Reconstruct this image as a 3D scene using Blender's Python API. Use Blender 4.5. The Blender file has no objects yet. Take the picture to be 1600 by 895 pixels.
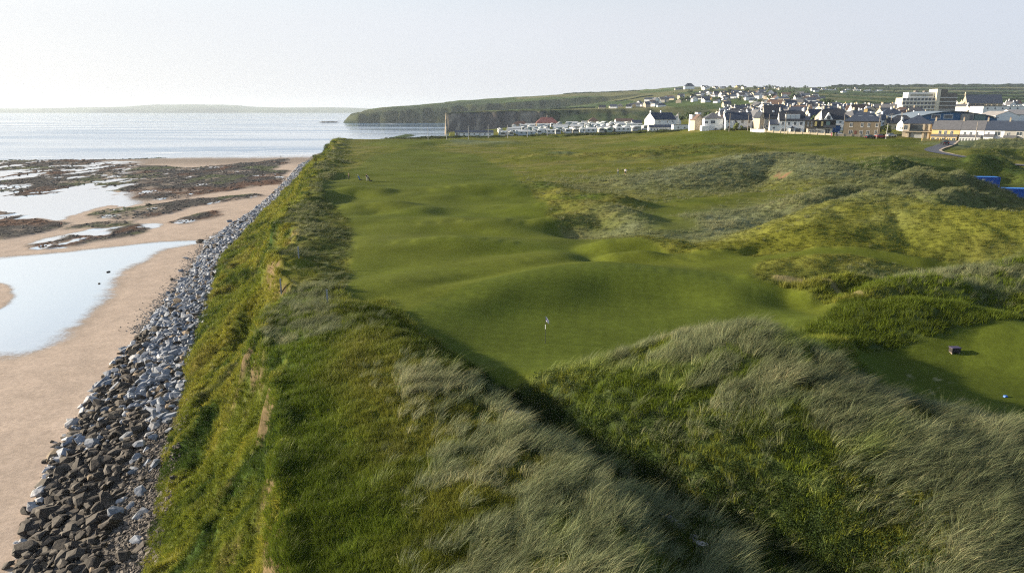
import bpy, math, random
import numpy as np
from mathutils import Vector, Matrix
random.seed(7); rng = np.random.default_rng(11)
R = math.radians
scene = bpy.context.scene

# ------------------------------------------------------------------ camera, sky, sun, exposure
CZ = 34.0; PITCH = R(14.43); FPX = 1067.0
cp, sp = math.cos(PITCH), math.sin(PITCH)
cam_data = bpy.data.cameras.new('camera'); cam_data.lens = FPX / 1600 * 36; cam_data.sensor_width = 36
cam_data.clip_start = 0.5; cam_data.clip_end = 60000
cam = bpy.data.objects.new('camera', cam_data); scene.collection.objects.link(cam)
cam.location = (0, 0, CZ); cam.rotation_euler = (math.pi / 2 - PITCH, 0, 0)
scene.camera = cam

SUN_EL = R(14.5); SUN_AZ_DIR = (-math.cos(R(12)), math.sin(R(12)))      # towards the sun: left and a little beyond
world = bpy.data.worlds.new('World'); scene.world = world; world.use_nodes = True
wn = world.node_tree.nodes; wl = world.node_tree.links; wn.clear()
w_out = wn.new('ShaderNodeOutputWorld'); w_bg = wn.new('ShaderNodeBackground'); w_sky = wn.new('ShaderNodeTexSky')
w_sky.sky_type = 'NISHITA'; w_sky.sun_disc = False; w_sky.sun_elevation = SUN_EL
w_sky.sun_rotation = math.atan2(SUN_AZ_DIR[0], SUN_AZ_DIR[1])
w_sky.altitude = 30; w_sky.air_density = 1.0; w_sky.dust_density = 1.5; w_sky.ozone_density = 1.0
# pale low-sky veil, brighter on the sun's side, faded above to cut ambient light
w_tc = wn.new('ShaderNodeTexCoord'); w_dot = wn.new('ShaderNodeVectorMath'); w_dot.operation = 'DOT_PRODUCT'
w_dot.inputs[1].default_value = (SUN_AZ_DIR[0] * math.cos(SUN_EL), SUN_AZ_DIR[1] * math.cos(SUN_EL), math.sin(SUN_EL))
wl.new(w_tc.outputs['Generated'], w_dot.inputs[0])
w_rmp = wn.new('ShaderNodeMapRange'); w_rmp.inputs['From Min'].default_value = -1.0; w_rmp.inputs['From Max'].default_value = 1.0
w_rmp.interpolation_type = 'LINEAR'
wl.new(w_dot.outputs['Value'], w_rmp.inputs['Value'])
w_cr = wn.new('ShaderNodeValToRGB')
VK = 1.0
els = w_cr.color_ramp.elements
els[0].position = 0.0; els[0].color = (0.34, 0.40, 0.52, 1)
els[1].position = 1.0; els[1].color = (.70, 0.69, 0.67, 1)
e = els.new(0.45); e.color = (0.48, 0.495, 0.545, 1)
e = els.new(0.65); e.color = (0.525, 0.54, 0.585, 1)
e = els.new(0.90); e.color = (0.575, 0.58, 0.60, 1)
wl.new(w_rmp.outputs['Result'], w_cr.inputs['Fac'])
w_noise = wn.new('ShaderNodeTexNoise'); w_noise.inputs['Scale'].default_value = 1.6; w_noise.inputs['Detail'].default_value = 4
w_map = wn.new('ShaderNodeMapping'); w_map.inputs['Scale'].default_value = (1, 1, 5)
wl.new(w_tc.outputs['Generated'], w_map.inputs['Vector']); wl.new(w_map.outputs['Vector'], w_noise.inputs['Vector'])
w_nr = wn.new('ShaderNodeMapRange'); w_nr.inputs['To Min'].default_value = 6.45; w_nr.inputs['To Max'].default_value = 6.86
wl.new(w_noise.outputs['Fac'], w_nr.inputs['Value'])
w_mul = wn.new('ShaderNodeVectorMath'); w_mul.operation = 'SCALE'
wl.new(w_cr.outputs['Color'], w_mul.inputs[0]); wl.new(w_nr.outputs['Result'], w_mul.inputs['Scale'])
w_mix = wn.new('ShaderNodeMix'); w_mix.data_type = 'RGBA'; w_mix.inputs[0].default_value = 0.9
w_sep = wn.new('ShaderNodeSeparateXYZ'); wl.new(w_tc.outputs['Generated'], w_sep.inputs[0])
w_el = wn.new('ShaderNodeMapRange'); w_el.interpolation_type = 'SMOOTHSTEP'; w_el.inputs['From Min'].default_value = 0.10; w_el.inputs['From Max'].default_value = 0.28
w_el.inputs['To Min'].default_value = 0.92; w_el.inputs['To Max'].default_value = 0.06; wl.new(w_sep.outputs['Z'], w_el.inputs['Value']); wl.new(w_el.outputs['Result'], w_mix.inputs[0])
wl.new(w_sky.outputs['Color'], w_mix.inputs[6]); wl.new(w_mul.outputs[0], w_mix.inputs[7])
w_bg.inputs['Strength'].default_value = 0.10
wl.new(w_mix.outputs[2], w_bg.inputs['Color']); wl.new(w_bg.outputs['Background'], w_out.inputs['Surface'])

sun_data = bpy.data.lights.new('sun', 'SUN'); sun_data.energy = 5.0; sun_data.angle = R(0.6); sun_data.color = (1.0, 0.87, 0.66)
sun = bpy.data.objects.new('sun', sun_data); scene.collection.objects.link(sun)
sdir = Vector((SUN_AZ_DIR[0] * math.cos(SUN_EL), SUN_AZ_DIR[1] * math.cos(SUN_EL), math.sin(SUN_EL)))
sun.rotation_euler = sdir.to_track_quat('Z', 'Y').to_euler()
scene.view_settings.view_transform = 'Standard'; scene.view_settings.look = 'None'
scene.view_settings.exposure = 1.2; scene.view_settings.gamma = 1.0
scene.render.engine = 'CYCLES'
scene.cycles.max_bounces = 5; scene.cycles.diffuse_bounces = 2; scene.cycles.glossy_bounces = 2
scene.cycles.transmission_bounces = 2; scene.cycles.volume_bounces = 0; scene.cycles.transparent_max_bounces = 4
scene.cycles.use_denoising = False; scene.cycles.use_adaptive_sampling = False; scene.cycles.filter_width = 1.2

# ------------------------------------------------------------------ helpers
COL = scene.collection
def lerp(a, b, t): return a + (b - a) * t
def sstep(a, b, x):
    t = np.clip((x - a) / (b - a), 0, 1); return t * t * (3 - 2 * t)
def P(px, py, z):
    a = (px - 800) / FPX; b = (py - 447.5) / FPX
    dz = -(b * cp + sp); dy = cp - b * sp
    t = (CZ - z) / -dz
    return (a * t, dy * t)
def project(x, y, z):
    dz = CZ - z; d = y * cp + dz * sp
    return 800 + FPX * x / d, 447.5 + FPX * (dz * cp - y * sp) / d
def _hash(ix, iy, seed):
    h = (ix.astype(np.int64) * 374761393 + iy.astype(np.int64) * 668265263 + seed * 1442695041) & 0xFFFFFFFF
    h = ((h ^ (h >> 13)) * 1274126177) & 0xFFFFFFFF
    h = ((h ^ (h >> 16)) * 2246822519) & 0xFFFFFFFF
    return ((h ^ (h >> 15)) & 0xFFFFFF) / float(0xFFFFFF)
def vnoise(x, y, seed=0):
    x = np.asarray(x, float); y = np.asarray(y, float)
    fx = np.floor(x); fy = np.floor(y); tx = x - fx; ty = y - fy
    tx = tx * tx * (3 - 2 * tx); ty = ty * ty * (3 - 2 * ty)
    ix = fx.astype(np.int64); iy = fy.astype(np.int64)
    a = _hash(ix, iy, seed); b = _hash(ix + 1, iy, seed); c = _hash(ix, iy + 1, seed); d = _hash(ix + 1, iy + 1, seed)
    return (lerp(lerp(a, b, tx), lerp(c, d, tx), ty)) * 2 - 1
def fbm(x, y, seed=0, oct=4, gain=0.5):
    s = 0; amp = 1; tot = 0
    for k in range(oct):
        ca, sa = math.cos(0.6 * k), math.sin(0.6 * k)
        f = 2.03 ** k
        s = s + amp * vnoise((x * ca - y * sa) * f + 17.3 * k, (x * sa + y * ca) * f - 9.1 * k, seed + k); tot += amp; amp *= gain
    return s / tot
def ridged(x, y, seed=0, oct=3):
    return 1 - 2 * np.abs(fbm(x, y, seed, oct))

def seg_dist(x, y, pts):
    """distance to a polyline, side sign and index parameter of the closest point"""
    best = np.full(np.shape(x), 1e9); par = np.zeros(np.shape(x)); side = np.zeros(np.shape(x))
    for i in range(len(pts) - 1):
        ax, ay = pts[i][:2]; bx, by = pts[i + 1][:2]
        dx, dy = bx - ax, by - ay; L = dx * dx + dy * dy + 1e-9
        t = np.clip(((x - ax) * dx + (y - ay) * dy) / L, 0, 1)
        qx = ax + t * dx; qy = ay + t * dy
        d = np.hypot(x - qx, y - qy); m = d < best
        best = np.where(m, d, best); par = np.where(m, i + t, par)
        side = np.where(m, np.sign(dx * (y - ay) - dy * (x - ax)), side)
    return best, par, side
def poly_sdf(x, y, pts):
    """signed distance, positive inside"""
    d, _, _ = seg_dist(x, y, list(pts) + [pts[0]])
    ins = np.zeros(np.shape(x), bool); n = len(pts); j = n - 1
    for i in range(n):
        xi, yi = pts[i]; xj, yj = pts[j]
        c = ((yi > y) != (yj > y)) & (x < (xj - xi) * (y - yi) / ((yj - yi) + 1e-12) + xi)
        ins ^= c; j = i
    return np.where(ins, d, -d)

# ------------------------------------------------------------------ the coast: brink, armour top, armour toe
def curve(pix, z, pre):
    w = [P(a, b, z) for a, b in pix]
    pts = pre + [(q[1], q[0]) for q in w]
    pts.sort()
    return np.array([p[0] for p in pts]), np.array([p[1] for p in pts])
BR_Y, BR_X = curve([(470, 850), (448, 720), (440, 640), (424, 520), (430, 440), (442, 380), (466, 330), (482, 300), (492, 270), (512, 240), (530, 221)], 16.8, [(0, -3.5), (14, -6.5)])
AT_Y, AT_X = curve([(238, 840), (268, 690), (300, 545), (335, 460), (348, 405), (402, 345), (452, 295), (482, 260)], 4.5, [(0, -13), (20, -19)])
TO_Y, TO_X = curve([(28, 870), (62, 740), (150, 600), (228, 510), (295, 425), (330, 372), (405, 322), (444, 285), (470, 256)], 1.2, [(0, -22), (20, -29)])
BR_Y = np.append(BR_Y, [430, 440]); BR_X = np.append(BR_X, [-103, -104])
AT_Y = np.append(AT_Y, [440, 600]); AT_X = np.append(AT_X, [-122, -150])
TO_Y = np.append(TO_Y, [500, 600]); TO_X = np.append(TO_X, [-146, -165])
def smooth_interp(y, Y, X):
    return (np.interp(y - 4, Y, X) + np.interp(y, Y, X) * 2 + np.interp(y + 4, Y, X)) / 4

# ------------------------------------------------------------------ inland heights, a table over bearing and distance
T_PX = [300, 500, 537, 541, 556, 600, 700.5, 702, 760, 830, 900, 1000, 1060, 1100, 1200, 1300, 1400, 1500, 1600, 2100]
T_Y  = [0, 120, 180, 250, 310, 350, 420, 480, 560, 640, 720, 860, 960, 1020, 1110, 1128, 1300, 1400, 1600, 1950, 1985, 2150, 2400, 2800, 3400, 5000, 9000]
S = -3.0
T_Z = {
 300: [17,17,17,17,17,17,17,10,S,S,S,S,S,S,S,S,S,S,S,S,S,S,S,S,S,S,S],
 500: [17,17,17,17,17,17,17,10,S,S,S,S,S,S,S,S,S,S,S,S,S,S,S,S,S,S,S],
 537: [17,17,17,17,17,17,17,10,S,S,S,S,S,S,S,S,S,S,S,S,S,S,S,S,S,S,S],
 541: [17,17,17,17,17,17,17,S,S,S,S,S,S,S,S,S,S,S,S,S,6,12,S,S,S,S,S],
 556: [17,17,17,17,17,17,17,S,S,S,S,S,S,S,S,S,S,S,S,S,24,28,12,S,S,S,S],
 600: [17,17,17,17,17,17,17,15.5,S,S,S,S,S,S,S,S,S,S,S,S,33,42,43,30,S,S,S],
 700: [17,17,17,17,17,17,17,17,14,2,S,S,S,S,S,S,S,S,S,S,42,57,60,50,20,0,S],
 702: [17,17,17,17,17,17,17,17.3,17.5,11,S,S,S,S,1,30,29,10,0,0,44,58,63,55,30,0,S],
 760: [17,17,17,17,17.2,17.3,17.5,17.7,18.6,17,6,S,S,S,2,33,33,26,12,12,50,67,72,66,40,10,S],
 830: [17,17,17,17.3,17.6,17.8,18.3,19,21,21.5,12,S,S,2,8,34,35,33,28,30,60,74,81,80,55,30,S],
 900: [17,17,17.3,17.8,18.2,18.6,19.5,20.5,22.2,23.5,20,8,2,8,28,35,37,37,38,44,68,82,90,90,70,50,20],
 1000:[17,17,17.8,18.8,19.8,20.3,21.5,22.3,23.5,24,18,9,8,10,33,36.5,44,49,60,76,80,88,101,106,90,80,40],
 1060:[17,17,18,19.5,21.5,22.5,23.5,24.3,25.5,26,22,15,13,14,36,40,50,56,68,86,89,98,112,110,100,90,40],
 1100:[17,17,18.2,20,22.8,24.3,25.2,26,27,28,26,24,22,23,42,45,57,63,76,91,93,100,112,112,110,90,40],
 1200:[17,17,18.5,21,24.6,25.4,27,28,30.2,32.5,35,39,43,46,50,51,60,64,74,89,91,97,108,116,120,90,40],
 1300:[17,17.6,20.2,21.9,24.4,25,26.5,28,30,32.5,35,38.5,41,43,46.5,47,55,59,68,84,86,94,108,125,130,90,40],
 1400:[17,17.6,21.0,22.2,23.9,24.5,26,27.5,29,31,33.5,37,39.5,41,43,43.5,51,55,64,80,82,91,106,126,130,90,40],
 1500:[17,17.6,19.6,21.4,23.7,24.5,26,27.5,29,31,33.5,37,39.5,41,43,43.5,51,55,64,80,82,91,106,127,132,90,40],
 1600:[17,17.6,17.2,20.4,23.6,24.5,26,27.5,29,31,33.5,37,39.5,41,43,43.5,51,55,64,80,82,91,106,128,134,90,40],
 2100:[17,17.6,16.5,20,23.4,24.5,26,27.5,29,31,33.5,37,39.5,41,43,43.5,51,55,64,80,82,91,106,130,136,90,40]}
TU = np.array([(p - 800) / FPX * cp for p in T_PX]); TYL = np.array(T_Y, float)
TZ = np.array([T_Z[int(p)] for p in T_PX], float)
def table(x, y):
    y = np.maximum(y, 1.0); u = x / y
    fy = np.interp(y, TYL, np.arange(len(TYL))); iy = np.clip(fy.astype(int), 0, len(TYL) - 2); ty = fy - iy
    fu = np.interp(u, TU, np.arange(len(TU))); iu = np.clip(fu.astype(int), 0, len(TU) - 2); tu = fu - iu
    tus = tu
    z = lerp(lerp(TZ[iu, iy], TZ[iu + 1, iy], tus), lerp(TZ[iu, iy + 1], TZ[iu + 1, iy + 1], tus), ty)
    return z

# ------------------------------------------------------------------ dunes and mounds
# each ridge: crest points (px, py, crest height), half width on the far side, half width on the near side
RIDGES_PIX = [
 ([(775,604,17.6),(850,598,18.3),(950,576,19.4),(1050,541,20.8),(1120,519,21.9),(1185,514,22.4),(1250,552,21.9),(1330,612,21.0),(1430,662,20.3),(1600,698,19.9),(1760,722,19.4)], 5.0, 10.5),
 ([(548,486,18.4),(600,515,18.6),(660,555,18.8),(720,592,18.8),(770,620,18.5),(815,665,18.4),(865,725,18.3),(915,800,18.2),(960,900,18.0),(980,1000,17.6)], 3.0, 9.0),
 ([(1180,392,18.8),(1250,348,21.0),(1320,318,22.4),(1385,305,23.0),(1450,318,22.8),(1520,330,22.6),(1600,336,22.6),(1800,344,22.5)], 8, 14.5),
 ([(1050,414,17.5),(1130,388,18.6),(1210,378,19.0),(1250,376,19.3),(1330,388,19.0),(1430,402,18.7)], 4.5, 3.6),
 ([(1090,345,18.0),(1170,328,18.9),(1240,318,19.6),(1290,305,20.3)], 8, 8),
 ([(1045,272,19.8),(1120,254,21.7),(1190,241,23.3),(1240,243,23.2),(1290,258,22.0)], 12, 14),
 ([(1250,312,19.8),(1330,288,21.2),(1400,280,22.0),(1438,258,23.2),(1452,268,22.6),(1480,270,22.4),(1503,266,22.7),(1515,277,21.6),(1550,293,20.2),(1592,323,17.6)], 5, 7),
 ([(1340,322,20.6),(1400,302,21.2),(1420,292,21.8),(1442,300,21.4),(1462,301,21.4),(1498,292,21.6),(1530,300,20.6)], 4, 4.5),
 ([(1360,262,21.2),(1392,249,22.4),(1430,254,20.7),(1470,251,21.0),(1500,254,20.6),(1522,245,22.1),(1550,242,22.3),(1577,254,20.7),(1605,270,18.6),(1640,290,17.0)], 6, 7),
 ([(1175,437,17.9),(1215,431,18.3),(1262,437,18.0)], 2.2, 2.2),
 ([(1262,452,18.0),(1300,434,18.5),(1345,436,18.3)], 2.2, 2.4),
 ([(1320,475,17.9),(1365,447,18.9),(1420,436,19.3),(1480,440,19.3)], 2.6, 3.2),
 ([(1285,512,17.9),(1340,486,19.1),(1400,473,19.9),(1470,476,19.9),(1540,490,19.6),(1600,505,19.4),(1760,520,19.4)], 3.6, 4.6),
 ([(1490,432,19.3),(1550,418,20.3),(1600,408,20.9),(1760,400,21.2)], 5, 6),
 ([(635,498,17.5),(720,463,17.9),(800,442,18.15),(880,428,18.3),(960,424,18.3),(1060,432,18.1),(1150,446,17.9)], 7, 6),
 ([(560,455,17.6),(640,440,17.8),(760,425,17.7),(860,405,17.9)], 7, 5),
 ([(830,322,17.7),(900,318,18.3),(960,328,18.7),(1000,345,18.5),(1012,356,18.0)], 6, 7),
 ([(850,343,18.0),(890,338,18.3),(930,345,18.0)], 4, 5),
 ([(840,290,17.9),(900,303,18.2),(960,310,18.2)], 7, 6),
 ([(960,385,18.1),(1005,381,18.5),(1050,388,18.2)], 5, 3.5),
 ([(970,402,18.0),(1010,399,18.3),(1050,407,17.9)], 4, 3),
 ([(520,301,17.8),(555,294,18.4),(590,297,18.1)], 5, 5),
 ([(570,320,17.8),(605,315,18.3),(640,322,17.9)], 6, 5),
 ([(660,300,17.6),(760,292,18.2),(830,296,17.8)], 10, 8),
 ([(640,352,17.4),(760,345,17.9),(850,352,17.5)], 8, 7),
 ([(600,385,17.4),(720,378,17.8),(820,385,17.5)], 7, 6),
 ([(1000,236,20.3),(1060,228,21.6),(1140,232,21.3)], 16, 18),
 ([(850,240,19),(880,238,19.4),(905,241,19)], 12, 12),
 ([(640,222,18.4),(700,219,19.1),(760,222,18.5)], 20, 20),
 ([(1486,226,22.1),(1540,219,23.4),(1650,217,23.8)], 9, 14),
 ([(1530,238,21.2),(1580,235,21.5),(1680,236,21.5)], 7, 7),
 ([(1232,534,20.4),(1266,534,19.5),(1290,528,18.7),(1302,520,18.2)], 2.6, 3.0),
]
YARD = [(93.5, 122), (92.5, 140), (97, 166), (104, 172), (126, 174), (140, 158), (142, 122)]
def plateau(x, y):
    z = table(x, y)
    # ground falls a little towards the camera in front of the dunes
    z = z - 2.2 * sstep(30, 14, y)
    return z
RID = []
LIFT = {3: .5, 6: .7, 7: .8, 9: .35, 10: .45, 11: .45}
for k, (pts, wf, wn_) in enumerate(RIDGES_PIX):
    w = []
    for j, (a, b, z) in enumerate(pts):
        z += LIFT.get(k, 0) * (0.4 if (k == 6 and j > 5) else 1.0)
        X, Y = P(a, b, z)
        w.append((X, Y, max(0.05, z - float(plateau(np.array(X), np.array(Y))))))
    RID.append((w, wf, wn_))
VALLEY = [(P(786,606,16.9) + (0.9,)), (P(815,640,16.8) + (1.0,)), (P(880,700,16.4) + (1.1,)), (P(1000,782,15.8) + (1.2,)), (P(1090,845,15.2) + (1.4,)), (P(1190,900,14.6) + (1.5,)), (P(1300,1000,14) + (1.5,))]
HOLLOWS = [(925, 362, 17, 7.5, 5.5, 1.9), (1010, 372, 17, 6, 4, .7), (1250, 485, 17, 3.5, 2.2, .6), (570, 306, 17, 5, 3.5, .7), (610, 330, 17, 8, 4, .6), (700, 480, 17, 3, 2, .3)]
def dense(w, n=6):
    """round the crest line off with a Catmull-Rom curve"""
    w = [np.array(p, float) for p in w]; w = [2 * w[0] - w[1]] + w + [2 * w[-1] - w[-2]]; out = []
    for i in range(1, len(w) - 2):
        for k in range(n):
            t = k / n; p0, p1, p2, p3 = w[i - 1:i + 3]
            out.append(.5 * (2 * p1 + (p2 - p0) * t + (2 * p0 - 5 * p1 + 4 * p2 - p3) * t * t + (3 * p1 - p0 - 3 * p2 + p3) * t ** 3))
    out.append(w[-2]); return np.array(out)
RID = [(dense([(a, b, h * (1.4 if 14 <= i < 26 else 1.0)) for a, b, h in w], 4), wf, wn_) for i, (w, wf, wn_) in enumerate(RID)]
def dune_add(x, y):
    acc = np.zeros(np.shape(x))
    for w, wf, wn_ in RID:
        xs = w[:, 0]; ys = w[:, 1]; m = max(wf, wn_) * 2.0
        sel = (x > xs.min() - m) & (x < xs.max() + m) & (y > ys.min() - m) & (y < ys.max() + m)
        if not sel.any(): continue
        X = x[sel]; Y = y[sel]
        d, par, side = seg_dist(X, Y, w)
        T = np.gradient(w[:, :2], axis=0); T /= np.hypot(T[:, 0], T[:, 1])[:, None] + 1e-9
        hs = 0; ws = 0; sd = 0
        for (a, b, h), (tx, ty) in zip(w, T):
            q2 = (X - a) ** 2 + (Y - b) ** 2 + .3; wi = 1 / q2 ** 2
            hs = hs + wi * h; ws = ws + wi; sd = sd + wi * (tx * (Y - b) - ty * (X - a)) / np.sqrt(q2)
        h = hs / ws; sd = sd / ws
        wd = lerp(wn_, wf, np.clip(.5 + sd * .8, 0, 1)) * (1 + 0.16 * vnoise(X / 5, Y / 5, 77))
        prof = np.exp(-((d / wd) ** 2.1) * 1.2)
        acc[sel] += (h * prof) ** 4
    return acc ** 0.25
def H0(x, y):
    x = np.asarray(x, float); y = np.asarray(y, float); shp = x.shape
    x = x.ravel(); y = y.ravel()
    cliffy = sstep(900, 1000, y)
    rib = (ridged(x / 46 + .4 * fbm(x / 90, y / 300, 6, 2), y / 400, 5, 3) * 14 + fbm(x / 12, y / 60, 9, 3) * 6) * lerp(1, .55, sstep(1500, 1900, y))
    rib = rib + np.interp(x, [-115, 50, 200], [62, 6, 0]) * sstep(1500, 1350, y)
    yy = np.where(y > 900, y + rib * cliffy, y + 0)
    xx = np.where(y > 1900, x + fbm(x / 90, y / 90, 31, 3) * 40, x)
    z = np.where(y < 900, plateau(x, y), table(xx, yy))
    z = z + dune_add(x, y)
    d, par, side = seg_dist(x, y, VALLEY)
    z = z - 1.6 * np.exp(-(d / 1.9) ** 2) * (y < 60) * sstep(44, 38, y)
    for a, b, zz, rx, ry, h in HOLLOWS:
        X, Y = P(a, b, zz)
        z = z - h * np.exp(-(((x - X) / rx) ** 2 + ((y - Y) / ry) ** 2))
    # flat yard where the containers stand
    ys_ = (x > 85) & (x < 160) & (y > 105) & (y < 195)
    if ys_.any():
        k = sstep(-3.0, 1.5, poly_sdf(x[ys_], y[ys_], YARD)); z[ys_] = lerp(z[ys_], 16.2, k)
    # coast
    wob = (fbm(x / 30, y / 13, 3, 3) * 4.2 + fbm(x / 9, y / 6, 8, 2) * 1.5) * sstep(15, 45, y) + fbm(x / 3, y / 2.4, 4, 3) * 0.9
    xb = smooth_interp(y, BR_Y, BR_X) + wob; xa = smooth_interp(y, AT_Y, AT_X) + 0.25 * wob; xt = smooth_interp(y, TO_Y, TO_X)
    t = (x - xa) / np.maximum(xb - xa, 1.0)
    gully = ridged(x / 14 + y / 9, y / 7, 21, 3)
    slope = 4.3 + (z - 4.3) * (0.62 * np.clip(t, 0, 1) ** 1.1 + 0.16 * sstep(0.25, .9, t) + 0.22 * sstep(0.84, 1.0, t)) - 1.7 * gully * np.exp(-((t - .55) / .28) ** 2)
    tt = (x - xt) / np.maximum(xa - xt, 1.0)
    arm = 0.75 + 3.55 * np.clip(tt, 0, 1)
    beach_d = xt - x
    beach = 0.75 - 0.55 * sstep(0, 45, beach_d) - 0.10 * sstep(40, 120, beach_d)
    bz = np.where(t > 0, slope, np.where(tt > 0, arm, beach))
    shore = 545 + 25 * fbm(x / 60, y / 60, 41, 3) + 0.35 * np.clip(x + 160, -300, 100)      # water edge of the beach
    low = bz * 1.0 - 2.6 * sstep(-12, 60, y - shore)
    coastal = t < 1.0
    z = np.where(coastal & (y < 440 + 0 * x), np.where(t > 0, slope, low), z)
    cst2 = (y >= 440) & (x < xb) & (y < 1000)
    z = np.where(cst2, np.where(x < -104 + 0 * y, low, z), z)
    return z.reshape(shp)
def ray_hit(px, py, H=H0, tmin=12):
    a = (px - 800) / FPX; b = (py - 447.5) / FPX
    dz = -(b * cp + sp); dy = cp - b * sp
    t = tmin * np.exp(np.linspace(0, math.log(6000 / tmin), 3000))
    z = CZ + dz * t; h = H(a * t, dy * t)
    i = np.argmax(h > z)
    if not (h > z).any(): return None
    return (float(a * t[i]), float(dy * t[i]))

# ------------------------------------------------------------------ regions of mown turf, sand and scars (world outlines)
def outline(pix, z=None):
    out = []
    for p in pix:
        if len(p) == 3: out.append(P(*p))
        elif z is not None: out.append(P(p[0], p[1], z))
        else:
            w = ray_hit(p[0], p[1], H0); out.append(w if w else P(p[0], p[1], 17))
    return out
FAIRWAY = outline([(628,500,17),(600,478,17),(560,486,17),(541,470,17),(544,430,17),(552,378,17),(545,350,17),(522,322,17),(500,302,17),(503,290,17),(520,279,17),(556,262,17.2),(580,243,17.3),(640,232,17.5),
    (740,238,17.8),(800,262,17.6),(815,290,17.5),(850,318,17.5),(862,350,17.2),(905,372,17.2),(960,378,17.2),(1005,398,17.2),(1050,414,17),(1170,423,17),(1185,430,17),(1172,440,17),(1180,458,17),(1240,470,17),(1300,488,17),(1310,505,17),
    (1280,528,17),(1200,560,17),(1000,585,17),(860,602,17),(800,604,17),(755,588,17),(700,556,17),(650,524,17)])
GREEN = outline([(640,500,17),(700,474,17),(780,452,17),(880,440,17),(1000,436,17),(1120,445,17),(1200,470,17),(1260,500,17),(1280,520,17),(1150,556,17),(1000,580,17),(860,600,17),(780,592,17),(700,548,17)])
TEE = outline([(1322,574,16.9),(1400,562,16.9),(1500,556,16.9),(1700,546,16.9),(2000,600,16.9),(1900,720,16.9),(1600,700,16.9),(1440,650,16.9)])
FAR_FAIRWAY = outline([(930,224,19.5),(1060,216,20.5),(1200,213,22.5),(1330,215,23),(1440,218,23),(1445,228,22),(1330,227,22),(1200,226,21),(1060,232,20)])
FAR_FAIRWAY2 = outline([(560,226,17.3),(600,217,17.3),(720,218,17.5),(700,226,17.5),(620,232,17.3)])
PATHSTRIP = outline([(1120,430,17),(1200,425,17),(1320,423,17.2),(1500,429,17.8),(1505,436,17.8),(1320,431,17.2),(1200,433,17),(1150,440,17)])
MIDTURF = outline([(1010,372,17),(1060,372,17),(1110,360,17.3),(1090,345,17.5),(1060,330,17.5),(1180,302,18),(1270,290,19),(1310,286,19.3),(1250,288,19),(1160,298,18),(1040,312,17.5),(990,330,17.5),(1015,352,17.3)])
SCAR_LINE = outline([(1212,459,17),(1250,463,17),(1290,469,17),(1322,479,17.1),(1342,489,17.2)])
SANDSCAR = outline([(1196,277),(1210,270),(1236,269),(1240,273),(1222,278),(1204,281)])
STRIP_ROUGH = outline([(560,488,17.5),(540,470,17),(544,430,17),(552,378,17),(545,350,17),(520,318,17),(500,302,17),(478,305,17),(490,340,17),(470,370,17),(480,420,17),(470,470,17),(520,500,17.5)])
ROADC = [((px - 800) / FPX * (Y * cp + 13 * sp), Y) for px, Y in [(1486,275),(1484,262),(1475,249),(1460,239),(1454,231),(1459,224),(1480,217),(1515,211),(1560,207),(1600,204),(1680,198)]]

def masks(x, y):
    m = {}
    def reg(name, poly, soft, wob=0.0, ws=3.0):
        xs = [p[0] for p in poly]; ys = [p[1] for p in poly]; o = np.zeros(x.shape)
        s = (x > min(xs) - 15) & (x < max(xs) + 15) & (y > min(ys) - 15) & (y < max(ys) + 15)
        if s.any():
            d = poly_sdf(x[s], y[s], poly)
            if wob: d = d + wob * fbm(x[s] / ws, y[s] / ws, 55, 3)
            o[s] = np.clip(0.5 + d / soft, 0, 1)
        m[name] = o
    reg('fairway', FAIRWAY, 1.2, 0.6); reg('green', GREEN, 0.8, 0.3); reg('tee', TEE, 0.8, 0.5)
    reg('farfair', FAR_FAIRWAY, 8, 6, 15); reg('farfair2', FAR_FAIRWAY2, 8, 5, 15); reg('strip', PATHSTRIP, 0.8, 0.5)
    reg('mid', MIDTURF, 5, 6, 8); sd = seg_dist(x, y, SCAR_LINE)[0]; m['scar'] = np.clip(1.3 - sd / (.55 + .35 * vnoise(x / 2, y / 2, 5)), 0, 1) * (y < 80) * (y > 40); reg('sandscar', SANDSCAR, 1.0, 2.0, 3); reg('edge', STRIP_ROUGH, 2, 1.5)
    d, _, _ = seg_dist(x, y, ROADC); m['road'] = np.clip((9.0 - d) / 3.0, 0, 1) * (y > 150)
    m['mown'] = np.clip(np.maximum.reduce([m['fairway'], m['tee'], m['farfair'], m['farfair2'], m['strip'], m['mid'] * .8]), 0, 1)
    return m
def coastpar(x, y):
    wob = (fbm(x / 30, y / 13, 3, 3) * 4.2 + fbm(x / 9, y / 6, 8, 2) * 1.5) * sstep(15, 45, y) + fbm(x / 3, y / 2.4, 4, 3) * 0.9
    xb = smooth_interp(y, BR_Y, BR_X) + wob; xa = smooth_interp(y, AT_Y, AT_X) + 0.25 * wob; xt = smooth_interp(y, TO_Y, TO_X)
    return (x - xa) / np.maximum(xb - xa, 1.0), (x - xt) / np.maximum(xa - xt, 1.0), xt - x, x - xb

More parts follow.
